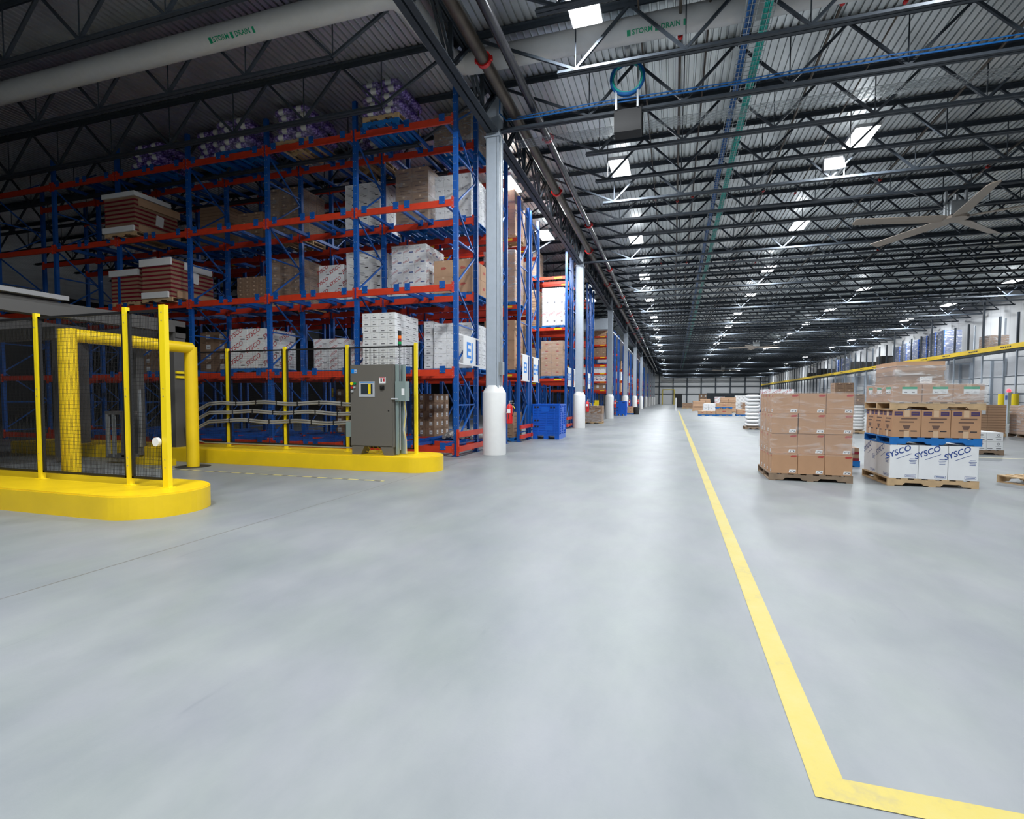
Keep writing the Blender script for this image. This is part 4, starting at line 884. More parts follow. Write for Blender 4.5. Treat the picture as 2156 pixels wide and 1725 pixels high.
def fence(y, posts, zb0, zt, lab, wires=True, xleft=None, sx=0.026):
    t = thing('safety_fence', lab, 'fence', (posts[0], y, zb0))
    for x in posts:
        wpost = 0.09 if x == -6.1 else 0.055
        b = MB().box(x-wpost/2, x+wpost/2, y-0.03, y+0.03, zb0, zt, 'yellow2').box(x-0.06, x+0.08, y-0.05, y+0.05, zb0, zb0+0.008, 'yellow2')
        for z in (zb0+0.25, (zb0+zt)/2, zt-0.2):
            for dz in (0, 0.1): b.box(x-0.006, x+0.006, y-0.034, y-0.03, z+dz, z+dz+0.012, 'galv')
        part('post', b, t)
    xs = list(posts) + ([xleft] if xleft else [])
    for xa, xb in zip(xs[1:], xs[:-1]):
        a, c = xa+0.045, xb-0.045; z0, z1 = zb0+0.09, zt-0.05
        p = MB().box(a, a+0.03, y-0.015, y+0.015, z0, z1, 'black').box(c-0.03, c, y-0.015, y+0.015, z0, z1, 'black').box(a, c, y-0.015, y+0.015, z0, z0+0.03, 'black').box(a, c, y-0.015, y+0.015, z1-0.03, z1, 'black')
        fr = part('panel_frame', p, t); g = MB(); x = a+0.03+sx
        while x < c-0.03: g.box(x-0.0013, x+0.0013, y-0.0013, y+0.0013, z0, z1, 'black'); x += sx
        z = z0+0.05
        while z < z1: g.box(a, c, y+0.0013, y+0.004, z-0.0014, z+0.0014, 'black'); z += 0.05
        part('mesh_infill', g, fr)
fence(4.88, [-6.1, -6.74, -8.42], 0.28, 2.57, 'yellow-post fence with black mesh on the nearest kerb', xleft=-10.1)
fence(9.25, [-4.93, -6.52, -8.1, -9.68], 0.30, 2.52, 'yellow-post fence with black mesh behind the control cabinet', xleft=-11.3, sx=0.03)
for (x, z) in ((-6.19, 0.86),):
    solo('reflector_disc', MB().tube([(x, 4.84, z), (x, 4.80, z)], 0.055, 'signwhite', 20), 'white round reflector low on the end post of the near fence', 'reflector', (x, 4.82, z), sm=True)
# door guard of yellow pipe
t = thing('pipe_guard', 'thick yellow pipe goalpost guard standing behind the near fence', 'guard rail', (-9.4, 8.1, 0))
part('post', MB().tube([(-9.42, 8.1, 0), (-9.42, 8.1, 2.44)], 0.115, 'yellow', 24), t, sm=True)
part('post', MB().tube([(-9.3, 5.8, 0), (-9.3, 5.8, 2.5)], 0.125, 'yellow', 24), t, sm=True)
part('crossbar', MB().tube([(-9.3, 5.8, 2.42), (-9.42, 8.1, 2.42)], 0.11, 'yellow', 24), t, sm=True)
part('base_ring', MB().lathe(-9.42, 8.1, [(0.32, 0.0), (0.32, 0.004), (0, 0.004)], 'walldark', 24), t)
solo('floor_stop', MB().box(-11.0, -9.9, 8.0, 8.12, 0, 0.14, 'yellow'), 'low yellow floor stop between the guard posts', 'floor stop', (-10.4, 8.05, 0))
# wrapping machine behind the guard
t = thing('wrapping_machine', 'large dark grey machine frame with light top covers behind the pipe guard', 'machine', (-11.5, 8.9, 0))
part('column', MB().box(-10.8, -10.62, 8.72, 9.0, 0, 3.0, 'mach').box(-10.62, -10.58, 8.74, 8.95, 1.95, 2.0, 'yellow2').box(-10.62, -10.58, 8.74, 8.95, 1.85, 1.9, 'yellow2'), t)
part('column', MB().box(-13.9, -13.7, 8.72, 9.0, 0, 3.0, 'mach'), t)
part('top_beam', MB().box(-10.85, -10.6, 3.0, 9.0, 2.86, 3.12, 'mach'), t)
part('top_beam', MB().box(-14.0, -13.75, 3.0, 9.0, 2.86, 3.12, 'mach'), t)
part('cross_beam', MB().box(-14.0, -10.6, 8.75, 9.0, 2.75, 3.0, 'mach'), t)
part('cover', MB().prism([(-13.2, 3.0), (-10.5, 3.0), (-10.5, 6.6), (-12.4, 6.6)], 3.16, 3.24, 'machlt'), t)['label'] = 'light grey top cover'
part('cross_beam', MB().box(-14.0, -10.9, 6.6, 6.8, 2.5, 2.72, 'mach'), t)
for i, (x, y, w2) in enumerate(((-12.6, 7.6, 0.16), (-11.55, 8.5, 0.16), (-13.3, 6.4, 0.16))):
    part('mast', MB().box(x-w2/2, x+w2/2, y, y+0.18, 0.12, 2.75, 'mach').box(x+w2/2, x+w2/2+0.03, y+0.02, y+0.08, 0.3, 1.6, 'galv'), t)
for x, y in ((-13.35, 6.2), (-11.6, 7.9)):
    b = MB().box(x, x+0.55, y, y+0.3, 0.12, 0.2, 'mach').box(x, x+0.55, y, y+0.3, 1.05, 1.12, 'mach').box(x+0.02, x+0.07, y-0.01, y+0.05, 0.15, 1.05, 'galv').box(x+0.2, x+0.25, y-0.01, y+0.05, 0.15, 1.05, 'galv').box(x+0.45, x+0.55, y, y+0.2, 0.15, 1.05, 'mach')
    part('film_carriage', b, t)
b = MB()
for i in range(11): b.box(-12.25, -11.95, 7.5, 7.53, 0.35+0.075*i+(0.07 if i > 4 else 0), 0.375+0.075*i+(0.07 if i > 4 else 0), 'galv')
part('comb_plate', b, t)
part('sensor_head', MB().lathe(-13.0, 6.35, [(0.03, 1.12), (0.08, 1.16), (0.07, 1.22), (0, 1.24)], 'signwhite', 14), t, sm=True)
b = MB()
for i in range(5): b.tube([(-13.9+0.25*i, 6.58, 2.6), (-13.9+0.25*i, 6.6, 2.6)], 0.07, 'black', 14)
part('beam_holes', b, t)
solo('marker_post', MB().box(-12.9, -12.84, 9.4, 9.46, 0.3, 2.3, 'yellow2'), 'thin yellow post standing in the dark behind the machine', 'post', (-12.87, 9.43, 0.3))

# ------------------------------------------------------------------ control cabinet
t = thing('control_cabinet', 'taupe steel control cabinet with small screen on the yellow kerb', 'control cabinet', (-5.64, 8.92, 0.30))
cx0, cx1, cy0, cy1 = -6.13, -5.17, 8.80, 9.06
part('body', MB().box(cx0, cx1, cy0, cy1, 0.46, 2.07, 'cab'), t)
part('door', MB().box(cx0+0.01, cx1-0.03, cy0-0.022, cy0-0.002, 0.48, 2.06, 'cab'), t)
for x in (cx0+0.02, cx1-0.3):
    q = MB(); s = 1 if x < -5.8 else -1; xa, xb = (x, x+0.28)
    poly = [(xa, 0.30), (xa+0.2, 0.30), (xa+0.28, 0.46), (xa, 0.46)] if s > 0 else [(xa+0.08, 0.30), (xb, 0.30), (xb, 0.46), (xa, 0.46)]
    n = 4; vs = [(px, cy0-0.005, pz) for px, pz in poly] + [(px, cy1-0.01, pz) for px, pz in poly]
    q.add(vs, [(0,1,2,3), (7,6,5,4)] + [(i, n+i, n+(i+1) % n, (i+1) % n) for i in range(4)], 'cab'); part('foot', q, t)
d = [c for c in t.children if c.name.startswith('door')][0]; fy = cy0-0.024
part('screen', MB().box(-5.92, -5.57, fy-0.012, fy+0.001, 1.44, 1.74, 'bezel').box(-5.875, -5.615, fy-0.014, fy-0.012, 1.49, 1.69, 'screen').box(-5.71, -5.655, fy-0.0155, fy-0.014, 1.495, 1.685, 'yellow2').box(-5.90, -5.59, fy-0.0135, fy-0.012, 1.715, 1.73, 'signblue'), d)['label'] = 'silver bezelled operator screen'
b = MB().box(-5.47, -5.33, fy-0.004, fy+0.001, 1.70, 1.82, 'label').box(-5.44, -5.41, fy-0.006, fy-0.004, 1.73, 1.80, 'inkdark').box(-5.39, -5.35, fy-0.006, fy-0.004, 1.735, 1.80, 'inkred').box(-5.46, -5.34, fy-0.006, fy-0.004, 1.805, 1.816, 'inkred')
part('warning_label', b, d)
part('rotary_switch', MB().box(-5.45, -5.36, fy-0.02, fy+0.001, 1.58, 1.66, 'black').tube([(-5.405, fy-0.02, 1.62), (-5.405, fy-0.05, 1.62)], 0.025, 'black', 12), d)
for (x, z, mt, r) in ((-6.08, 1.70, 'yellow2', 0.032), (-6.01, 1.70, 'green', 0.024), (-6.08, 1.62, 'red', 0.02), (-6.02, 1.625, 'bezel', 0.02), (-6.075, 1.55, 'bezel', 0.026)):
    part('push_button', MB().tube([(x, fy, z), (x, fy-0.028, z)], r, mt, 14), d)
part('maker_plate', MB().box(-6.10, -5.97, fy-0.003, fy+0.001, 1.90, 1.98, 'signblue').box(-6.03, -5.975, fy-0.005, fy-0.003, 1.905, 1.975, 'bezel').box(-6.02, -5.985, fy-0.006, fy-0.005, 1.93, 1.95, 'signblue'), d)['label'] = 'small blue maker plate'
part('lock', MB().tube([(-5.27, fy, 1.17), (-5.27, fy-0.01, 1.17)], 0.012, 'black', 10), d)
part('stack_light_pole', MB().tube([(-5.1, 8.92, 0.4), (-5.1, 8.92, 2.42)], 0.012, 'galv', 8), t, sm=True)
sl = part('stack_light', MB().tube([(-5.1, 8.92, 2.40), (-5.1, 8.92, 2.46)], 0.034, 'black', 16), t, sm=True)
for nm_, z, mt in (('green_lens', 2.46, 'green'), ('red_lens', 2.51, 'maroon'), ('amber_lens', 2.57, 'amber'), ('lens_cap', 2.63, 'black')): part(nm_, MB().tube([(-5.1, 8.92, z), (-5.1, 8.92, z+(0.055 if mt != 'black' else 0.09))], 0.033, mt, 16), sl, sm=True)
part('side_channel', MB().box(-5.16, -5.11, 8.85, 8.9, 0.32, 2.07, 'cabgreen').box(-5.16, -5.04, 9.0, 9.04, 0.32, 2.07, 'cabgreen'), t)
sd = part('disconnect_box', MB().box(-5.15, -4.93, 8.82, 8.98, 1.36, 1.74, 'cabgreen').box(-5.01, -4.95, 8.815, 8.82, 1.47, 1.6, 'label'), t)
part('handle', MB().tube([(-5.2, 8.76, 1.40), (-5.06, 8.76, 1.40)], 0.016, 'bezel', 10), sd, sm=True)
part('side_box', MB().box(-6.36, -6.15, 8.95, 9.1, 0.63, 0.93, 'cabgreen').box(-6.28, -6.22, 9.0, 9.05, 0.93, 0.97, 'bezel'), t)['label'] = 'grey-green box on the left side'
b = MB()
for i in range(4): b.tube([(-5.02+0.012*i, 8.9, 1.37), (-4.99+0.012*i, 8.9, 1.1), (-5.03+0.01*i, 8.9, 0.8), (-4.98+0.012*i, 8.88, 0.6), (-4.97+0.01*i, 8.88, 0.34)], 0.006, ('bezel', 'galv', 'yellow2', 'bezel')[i], 6)
part('loose_cables', b, t, sm=True)
b = MB()
for i in range(5): b.tube([(-5.95+0.1*i, 8.95, 0.46), (-5.9+0.13*i, 8.93, 0.36), (-5.8+0.12*i, 8.95, 0.33), (-5.6+0.08*i, 9.0, 0.36)], 0.007, 'yellow2', 5)
part('floor_cables', b, t, sm=True)
# conduits along the fence
for k, (zr, nm_) in enumerate(((1.30, 'top'), (1.10, 'middle'), (0.90, 'lowest'))):
    t2 = thing('flexible_conduit', f'{nm_} of three grey conduits running along the fence to the cabinet', 'conduit', (-6.15, 9.15, zr), 'grey conduits along the fence')
    pts = []
    x = -6.15
    while x > -9.9: pts.append((x, 9.15, zr + 0.02*math.sin((x+k*0.3)*4.2))); x -= 0.2
    pts += [(-10.1, 9.12, zr-0.03), (-10.35, 9.05, zr-0.17), (-10.6, 9.0, 0.62+0.05*(2-k)), (-10.75, 8.98, 0.5+0.03*(2-k))]
    b = MB(); 
    for dz in (-0.022, 0.022): b.tube([(p[0], p[1], p[2]+dz) for p in pts], 0.02, 'conduit', 8)
    part('hose', b, t2, sm=True)
    b = MB(); x = -6.6 - 0.1*k
    while x > -9.8: b.box(x, x+0.02, 9.12, 9.18, zr-0.055, zr+0.055, 'black'); x -= 0.55
    part('strap', b, t2)
solo('steel_conduit', MB().tube([(-6.2, 9.0, 0.40), (-10.1, 9.0, 0.40), (-10.4, 8.98, 0.47), (-10.5, 8.95, 0.62), (-10.52, 8.93, 0.8)], 0.016, 'galv', 8), 'thin steel conduit low along the top of the far kerb', 'conduit', (-8, 9.0, 0.4), sm=True)

# ------------------------------------------------------------------ things by the columns
def extinguisher(x, y, z, lab, s=1.0):
    t = thing('fire_extinguisher', lab, 'fire extinguisher', (x, y, z), 'fire extinguishers on the columns')
    part('cylinder', MB().lathe(x, y, [(0.06, z), (0.078, z+0.02), (0.078, z+0.42), (0.05, z+0.48), (0.02, z+0.5)], 'red', 18), t, sm=True)
    part('valve', MB().tube([(x, y, z+0.5), (x, y, z+0.56)], 0.02, 'galv', 10).box(x-0.02, x+0.09, y-0.015, y+0.015, z+0.55, z+0.58, 'galv').box(x-0.02, x+0.12, y-0.01, y+0.01, z+0.5, z+0.515, 'galv'), t)
    part('hose', MB().tube([(x+0.02, y, z+0.54), (x+0.1, y-0.02, z+0.5), (x+0.13, y-0.03, z+0.36), (x+0.09, y-0.06, z+0.2)], 0.011, 'rubber', 8), t, sm=True)
    part('label_plate', MB().box(x-0.045, x+0.045, y-0.083, y-0.079, z+0.27, z+0.37, 'label').box(x-0.01, x+0.012, y-0.084, y-0.079, z+0.12, z+0.25, 'inkdark'), t)
    part('bracket', MB().box(x-0.12, x-0.07, y-0.03, y+0.03, z+0.25, z+0.29, 'galv').tube([(x+0.1, y-0.06, z+0.46), (x+0.16, y-0.07, z+0.38)], 0.008, 'yellow2', 6), t)
for i in range(5):
    extinguisher(XC+0.40, colY[i]+0.02, 0.78, 'red fire extinguisher on the nearest white column sleeve' if i == 0 else f'red fire extinguisher on the {ordw(i+1)} column from the camera')
# blue bulk bin
def bulk_bin(x0, x1, y0, y1, h, lab, mat='binblue'):
    t = thing('bulk_bin', lab, 'plastic bin', (x0, y0, 0), 'blue plastic bulk bins')
    b = MB(); wd, dp = x1-x0, y1-y0
    for i in range(3):
        b.box(x0+(wd-0.16)*i/2, x0+(wd-0.16)*i/2+0.16, y0, y1, 0, 0.12, mat)
    b.box(x0, x1, y0, y1, 0.12, 0.17, mat); part('base', b, t)
    def panel(ax, c0, c1, pos, sgn):
        b = MB()
        def bx_(a0, a1, z0, z1, d0, d1):
            if ax == 'x': b.box(a0, a1, min(pos+sgn*d0, pos+sgn*d1), max(pos+sgn*d0, pos+sgn*d1), z0, z1, mat)
            else: b.box(min(pos+sgn*d0, pos+sgn*d1), max(pos+sgn*d0, pos+sgn*d1), a0, a1, z0, z1, mat)
        bx_(c0, c1, 0.17, h-0.04, 0.0, -0.03); L_ = c1-c0
        z = 0.22
        while z < h-0.1: bx_(c0+0.02, c1-0.02, z, z+0.018, 0.018, 0.0); z += 0.085
        for a in (0.0, 0.18, 0.5, 0.8, 0.97): bx_(c0+L_*a, c0+L_*a+0.03, 0.17, h-0.04, 0.02, 0.0)
        for (a, z0) in ((0.33, h-0.27), (0.48, 0.3)): bx_(c0+L_*a, c0+L_*(a+0.28), z0, z0+0.17, 0.025, 0.0)
        part('side_panel', b, t)
    panel('x', x0, x1, y0, -1); panel('x', x0, x1, y1, 1); panel('y', y0, y1, x1, 1); panel('y', y0, y1, x0, -1)
    b = MB().box(x0-0.015, x1+0.015, y0-0.02, y0+0.02, h-0.05, h, mat).box(x0-0.015, x1+0.015, y1-0.02, y1+0.02, h-0.05, h, mat).box(x0-0.02, x0+0.02, y0, y1, h-0.05, h, mat).box(x1-0.02, x1+0.02, y0, y1, h-0.05, h, mat); part('rim', b, t)
    b = MB()
    for (a, z) in ((0.06, h-0.14), (0.16, h-0.14), (0.66, h-0.14), (0.78, h-0.14), (0.06, 0.62), (0.16, 0.62), (0.06, 0.4), (0.16, 0.4)): b.box(x0+wd*a, x0+wd*a+0.06, y0-0.022, y0-0.016, z, z+0.06, 'rubber')
    part('latch_holes', b, t)
bulk_bin(-4.70, -3.76, 17.35, 18.45, 1.22, 'big blue plastic bulk bin on the floor right of the first column')
bulk_bin(-4.55, -3.75, 43.2, 44.2, 1.2, 'small blue plastic tub between the third and fourth columns')
load('beside the second column', -4.9, -3.85, 29.0, 0.8, 0.0, 1.0, 'kraftdull', 2, 1, 2, pal='palletwood', wr='wrapthick', jit=0.03)
t = thing('yellow_barrier', 'yellow steel barrier on the floor between the second and third columns', 'barrier', (-5, 33.2, 0))
part('rail', MB().box(-5.9, -4.6, 33.0, 33.12, 0.75, 1.1, 'yellow2').box(-5.9, -5.65, 33.0, 33.12, 1.1, 1.3, 'yellow2').box(-4.85, -4.6, 33.0, 33.12, 1.1, 1.3, 'yellow2'), t)
for x in (-5.85, -4.7): part('leg', MB().box(x, x+0.1, 33.0, 33.12, 0, 0.75, 'yellow2'), t)
solo('black_crate', MB().box(-5.6, -5.0, 33.2, 33.7, 0.0, 1.5, 'rubber'), 'black crate behind the yellow barrier near the third column', 'crate', (-5.3, 33.4, 0))
load('between the fourth and fifth columns', -4.3, -3.4, 46.4, 0.9, 0.0, 0.7, 'kraftred', 2, 1, 2)
solo('rubbish_bin', MB().lathe(-3.15, 46.9, [(0.22, 0), (0.27, 0.62), (0.25, 0.66), (0, 0.68)], 'rubber', 18), 'round black bin beside a low pallet near the fourth column', 'bin', (-3.15, 46.9, 0), sm=True)

# ------------------------------------------------------------------ floor loads on the right
load('stack left of the white cartons', 1.64, 2.88, 9.85, 1.28, 0.0, 1.52, 'kraftlogo', 3, 4, 4, pal='palletold', side='l', top=True, jit=0.012, pname='weathered pallet')
wrap(1.64, 2.88, 9.85, 11.13, 0.45, 1.53, 'clear stretch wrap round the upper brown cartons left of the white stack', 'wrap', 0.02)
load('near stack, bottom tier', 3.41, 4.61, 9.84, 1.2, 0.0, 0.675, 'bigblue', 3, 2, 1, pal='palletwood', side='l', pname='new pine pallet')
load('near stack, middle tier', 3.43, 4.63, 9.84, 1.2, 0.675, 1.245, 'kraftpurple', 3, 3, 1, pal='palletblue', side='l', pname='bright blue pallet')
load('near stack, upper tier', 3.42, 4.66, 9.84, 1.2, 1.245, 1.66, 'greenstrip', 3, 3, 1, pal='palletwood', side='l', pname='upper pine pallet')
wrap(3.42, 4.66, 9.84, 11.04, 1.35, 1.665, 'crinkled clear wrap round the green-strip cartons of the near stack', 'wrapthick', 0.02)
for k in range(5):
    z0 = 1.665 + 0.075*k; o = MB().box(3.50+0.01*(k % 2), 4.18-0.01*(k % 3), 9.95+0.01*(k % 2), 10.85, z0, z0+0.073, 'card2' if k < 3 else 'cardlt')
    solo('cardboard_bundle', o, f'flattened cardboard bundle on top of the near stack, {ordw(k+1)} from below', 'cardboard', (3.84, 10.4, z0), 'flattened cartons topping the near stack')
solo('paper_sheet', MB().box(3.82, 3.99, 9.925, 9.928, 1.68, 1.79, 'label').box(3.85, 3.96, 9.923, 9.925, 1.72, 1.725, 'inkgrey'), 'white paper sheet under the wrap on top of the near stack', 'paper', (3.9, 9.92, 1.66))
wrap(3.49, 4.19, 9.94, 10.86, 1.66, 1.96, 'loose clear wrap round the flattened cartons topping the near stack', 'wrapthick', 0.02)
# behind and around
load('behind brown stack, lower tier', 3.95, 5.2, 25.9, 1.0, 0.0, 0.78, 'plain', 3, 2, 2, side='l', wr='wrap')
load('behind brown stack, upper tier', 3.95, 5.2, 25.9, 1.0, 0.78, 1.86, 'red', 3, 2, 3, side='l', wr='wrap')
pallet(3.2, 3.9, 25.9, 26.8, 0.0, 'palletold', 'dark pallet under the column of white sacks', 'pallets on the floor')
wsack = sack_mesh('label', 0.6, 0.8, 0.17, False, 5)
for k in range(9): tag(put('white_sack', wsack, None, (3.55, 26.35, 0.126+0.165*k)), f'white plastic sack in the column left of the brown stack, {ordw(k+1)} up', 'sack', 'column of white sacks')
pallet(6.4, 7.5, 24.2, 25.2, 0.0, 'palletwood', 'pallet under white sacks seen right of the brown stack', 'pallets on the floor')
for k in range(8):
    for i in range(2): tag(put('white_sack', wsack, None, (6.7+0.56*i, 24.7, 0.126+0.13*k)), f'white sack right of the brown stack, {ordw(k+1)} up, {"left" if i == 0 else "right"}', 'sack', 'white sacks right of the brown stack')
load('on the white sacks', 6.5, 7.5, 24.3, 0.8, 1.2, 1.62, 'kraftdull', 2, 1, 2, pal=None, side='l', wr='wrap')
load('low between the two near stacks', 3.0, 3.72, 12.3, 0.8, 0.0, 0.4, 'tray', 2, 1, 2, side='l')
load('right of the near stack', 7.0, 8.05, 16.1, 1.0, 0.0, 0.58, 'emblem', 3, 3, 2, pal='palletold', side='l', top=True)
solo('carton', MB().box(7.15, 7.5, 16.3, 16.7, 0.58, 0.76, 'cwhite'), 'small white carton on top of the low white stack at right', 'carton', (7.3, 16.5, 0.58))
load('right edge, second row', 10.9, 12.05, 24.0, 1.1, 0.0, 1.22, 'flatlt', 2, 1, 11, pal='palletwood', side='l')
load('at the right edge', 12.4, 13.6, 23.4, 1.1, 0.0, 1.2, 'flatlt', 2, 1, 11, pal='palletold', side='l', wr='wrapthick')
for (x0, x1, z0, z1, lab) in ((11.0, 11.4, 0.85, 1.1, 'upper white label sheet on the flat brown cartons at right'), (10.95, 11.2, 0.55, 0.75, 'lower white label sheet on the flat brown cartons at right')):
    solo('paper_sheet', MB().box(x0, x1, 23.985, 23.99, z0, z1, 'label'), lab, 'paper', (x0, 23.98, z0))
pallet(5.50, 6.7, 10.15, 11.15, 0.0, 'palletwood', 'empty pine pallet on the floor at the right edge', 'pallets on the floor', 0.45)
load('above the brown stack in the distance', 7.9, 8.75, 30, 0.8, 0.0, 2.25, 'kraftdull', 2, 1, 6, pal='palletwood', side='l')
# far loads in the hall
far = [('white heap by the far pallets', 2.6, 3.9, 50, 1.1, 0.95, 'plain', 3, 3, 'palletwood'), ('far white low stack', 6.3, 7.4, 47.5, 1.1, 0.9, 'red', 2, 3, 'palletblue'), ('distant brown low stack', 6.9, 8.2, 72, 1.1, 1.5, 'kraftred', 3, 4, 'palletblue'), ('far left of the floor stacks', 2.1, 3.4, 62, 1.1, 1.15, 'flatlt', 2, 7, 'palletwood'), ('far white stack', 3.0, 4.4, 56, 1.1, 0.95, 'plain', 2, 3, 'palletwood'), ('low blue pallet, far left', 2.0, 3.3, 45, 1.1, 0.4, 'kraftred', 2, 1, 'palletblue'),
       ('low blue pallet, far centre', 3.4, 4.6, 45.4, 1.1, 0.62, 'kraftred', 1, 1, 'palletblue'), ('far brown heap', 4.6, 6.0, 56, 1.2, 1.55, 'flatlt', 2, 9, 'palletwood'), ('far spotted white stack', 6.2, 7.5, 58, 1.2, 1.75, 'marks', 3, 5, 'palletwood'),
       ('far right of the low pallets', 5.0, 6.0, 45.8, 1.0, 0.55, 'kraftred', 1, 1, 'palletblue'), ('distant stack one', 3.5, 4.8, 75, 1.2, 1.4, 'flatlt', 2, 6, 'palletwood'), ('distant stack two', 5.6, 6.9, 78, 1.2, 1.7, 'red', 2, 3, 'palletwood'),
       ('distant low stack', 1.2, 2.6, 78, 1.2, 0.8, 'kraftdull', 2, 2, 'palletwood'), ('distant stack beside the curtain', 4.2, 5.5, 95, 1.2, 2.2, 'tags', 2, 3, 'palletwood'), ('distant mixed stack', 8, 9.2, 66, 1.2, 1.8, 'plain', 2, 4, 'palletwood'), ('middle distance heap', 5.9, 7.0, 50, 1.1, 1.1, 'tags', 2, 3, 'palletwood')]
for (d, x0, x1, y, dp, h, kd, nx, nz, pl) in far: load(d, x0, x1, y, dp, 0.0, h, kd, nx, 1, nz, pal=pl, side='l', jit=0.03)
load('upper half, far centre pallet', 3.4, 4.6, 45.4, 1.1, 0.62, 1.05, 'kraftred', 1, 1, 1, pal='palletblue', side='l')
solo('black_curtain', MB().box(6.0, 21, 104, 104.2, 0, 2.5, 'curtain'), 'long black curtain screen across the far end of the hall', 'curtain', (14, 104, 0))
t = thing('door_guard_frame', 'tiny yellow goalpost frame at the far end wall', 'guard frame', (-1.5, 126, 0))
for x in (-2.6, 0.0): part('post', MB().box(x, x+0.18, 126, 126.2, 0, 3.4, 'yellow2'), t)
part('crossbar', MB().box(-2.6, 0.18, 126, 126.2, 3.4, 3.6, 'yellow2'), t)
solo('white_floor_post', MB().tube([(0.25, 60, 0), (0.25, 60, 1.5)], 0.06, 'signwhite', 10), 'thin white post at the far end of the yellow line', 'post', (0.25, 60, 0))
solo('dark_machine', MB().box(0.2, 1.3, 86, 87, 0, 2.2, 'black'), 'small dark machine beside the far end of the yellow line', 'machine', (0.8, 86, 0))

# ------------------------------------------------------------------ dock wall: high shelf, frames, doors
XD = 19.05
t = thing('dock_shelf_rack', 'long high shelf with yellow beam in front of the dock wall', 'rack', (XD, 30, 4.4))
y = 30.2; i = 0; fr0 = None
while y < 128:
    tall = i % 4 == 2
    if i < 26:
        b = MB().box(XD-0.05, XD+0.05, y-0.05, y+0.05, 4.7, zb(y)+0.1 if tall else 6.5, 'joist')
        if i % 2 == 0:
            b.box(XD-0.04, XD+0.04, y-0.04, y+0.04, 0, 4.4, 'column').box(XD+1.1, XD+1.18, y-0.04, y+0.04, 0, 6.6, 'column')
            for z in (0.6, 1.7, 2.8, 3.9): b.box(XD, XD+1.1, y-0.02, y+0.02, z, z+0.05, 'column')
        part('upright_frame', b, t)
    yb3 = y + 1.75 if i < 26 else 128
    if i < 26:
        b = MB().box(XD-0.12, XD-0.05, y, y+1.75, 4.42, 4.7, 'yellow').box(XD-0.05, XD+0.05, y, y+1.75, 4.3, 4.42, 'joist')
        if i % 2 == 0:
            for q in range(5): b.box(XD-0.125, XD-0.12, y+0.35+q*0.22, y+0.5+q*0.22, 4.52, 4.6, 'inkdark')
        part('beam', b, t)
    i += 1; y += 1.75
part('beam', MB().box(XD-0.12, XD-0.05, 30.2+26*1.75, 128, 4.42, 4.7, 'yellow').box(XD-0.05, XD+0.05, 30.2+26*1.75, 128, 4.3, 4.42, 'joist'), t)['label'] = 'far stretch of the yellow beam'
part('shelf_deck', MB().box(XD, XD+1.2, 30.2, 128, 4.4, 4.46, 'joist'), t)
b = MB(); y = 30.2+26*1.75
while y < 128:
    b.box(XD-0.05, XD+0.05, y-0.05, y+0.05, 0, 6.4 if int(y) % 3 else 7.2, 'joist'); y += 1.75
o = part('far_posts', b, t); o['kind'] = 'stuff'
# stacks of blue trays on the shelf
st = [(45.8, 1.95), (47.2, 2.05), (48.6, 1.85), (50.0, 1.8), (52.3, 1.7), (53.7, 1.6), (70, 1.7), (71.5, 1.7)]
for i, (y, h) in enumerate(st):
    t2 = thing('blue_tray_stack', f'tall wrapped stack of dark blue trays on the high shelf, {ordw(i+1)} from the right', 'tray stack', (XD+0.6, y+0.55, 4.46), 'blue tray stacks on the dock shelf')
    b = MB(); z = 4.46
    while z < 4.4+h+0.1: b.box(XD+0.05, XD+1.1, y, y+1.05, z, z+0.1, 'bindark'); z += 0.11
    part('trays', b, t2)
    part('corner_board', MB().box(XD+0.03, XD+0.09, y-0.01, y+0.06, 4.46, z, 'binblue'), t2)
    wrap(XD+0.05, XD+1.1, y, y+1.05, 4.46, z, f'clear wrap round the blue tray stack, {ordw(i+1)} from the right', 'wrapthick')
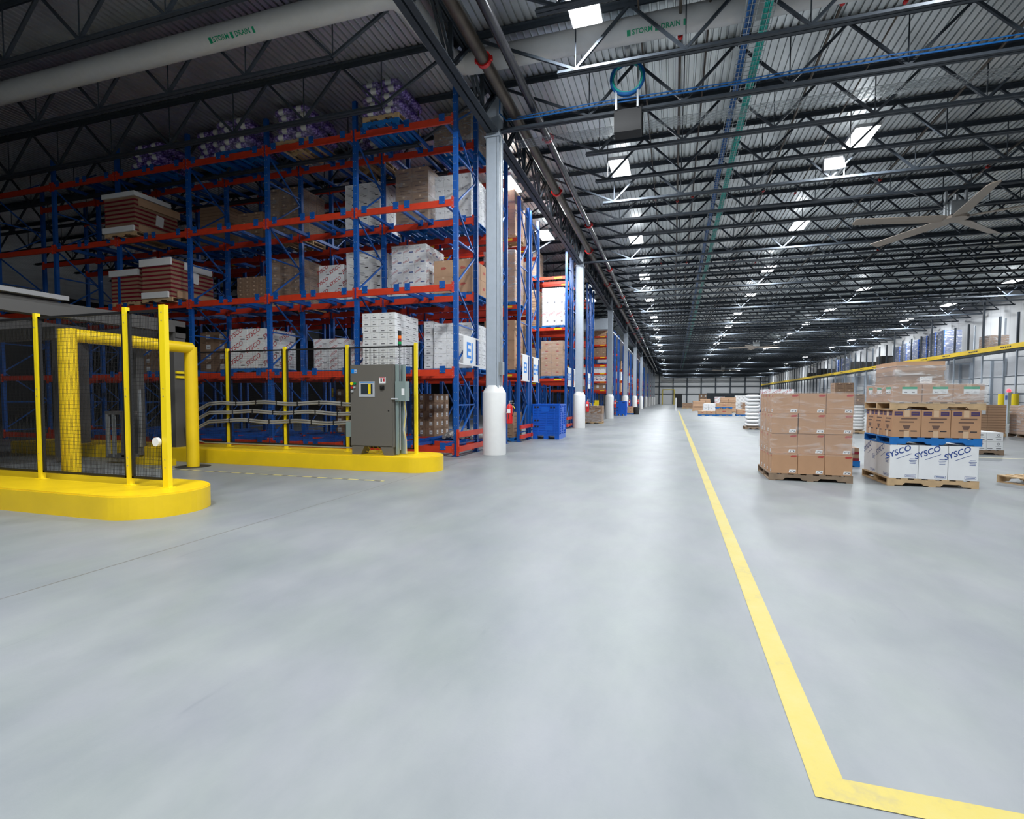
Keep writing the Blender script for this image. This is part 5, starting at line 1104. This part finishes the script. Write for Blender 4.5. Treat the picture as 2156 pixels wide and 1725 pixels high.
load('high dock shelf at the right edge', XD+0.1, XD+1.1, 40.2, 1.2, 4.46, 5.5, 'kraftdull', 1, 2, 2, pal='palletwood', side='l', wr='wrapthick')
for i, y in enumerate((55, 58, 62, 66, 75, 80, 86)): solo('dark_crate', MB().box(XD+0.1, XD+1.1, y, y+1.3, 4.46, 5.3+0.3*(i % 2), 'rubber'), f'dark crate far along the high dock shelf, {ordw(i+1)} from the camera', 'crate', (XD+0.6, y+0.6, 4.46), 'dark crates on the dock shelf')
# dock doors
for i in range(14):
    y = 32.0 + 4.2*i; b = MB()
    b.box(HALL_X1-0.08, HALL_X1-0.002, y, y+2.6, 0, 3.0, 'wall')
    for z in (0.6, 1.2, 1.8, 2.4, 2.96): b.box(HALL_X1-0.1, HALL_X1-0.08, y, y+2.6, z, z+0.04, 'joist')
    for yy in (y-0.12, y+2.6): b.box(HALL_X1-0.16, HALL_X1-0.002, yy, yy+0.12, 0, 4.2, 'column')
    o = struct(f'door_{i+1}', b)
for i in range(6):
    y = 37.2 + 4.2*i
    solo('door_control_box', MB().box(HALL_X1-0.3, HALL_X1-0.17, y, y+0.9, 0.0, 1.9, 'column'), f'grey control box between dock doors, {ordw(i+1)} from the right', 'control box', (HALL_X1-0.2, y, 1), 'dock door control boxes')
for i, (x, y) in enumerate(((18.9, 38.2), (18.9, 36.9))):
    solo('bollard', MB().tube([(x, y, 0), (x, y, 1.75)], 0.16, 'yellow2', 16), ['left yellow bollard by the dock door', 'right yellow bollard by the dock door'][i], 'bollard', (x, y, 0), 'yellow dock bollards', sm=True)
t = thing('dock_signal_post', 'grey dock post with a red lamp between two yellow bollards', 'signal light', (18.9, 37.5, 0))
part('box', MB().box(18.8, 19.0, 37.35, 37.7, 0.0, 1.85, 'column').box(18.79, 18.8, 37.42, 37.62, 1.4, 1.65, 'inkblue'), t); part('red_lamp', MB().lathe(18.9, 37.52, [(0.1, 1.85), (0.1, 1.98), (0.05, 2.04), (0, 2.05)], 'redglow', 14), t, sm=True)
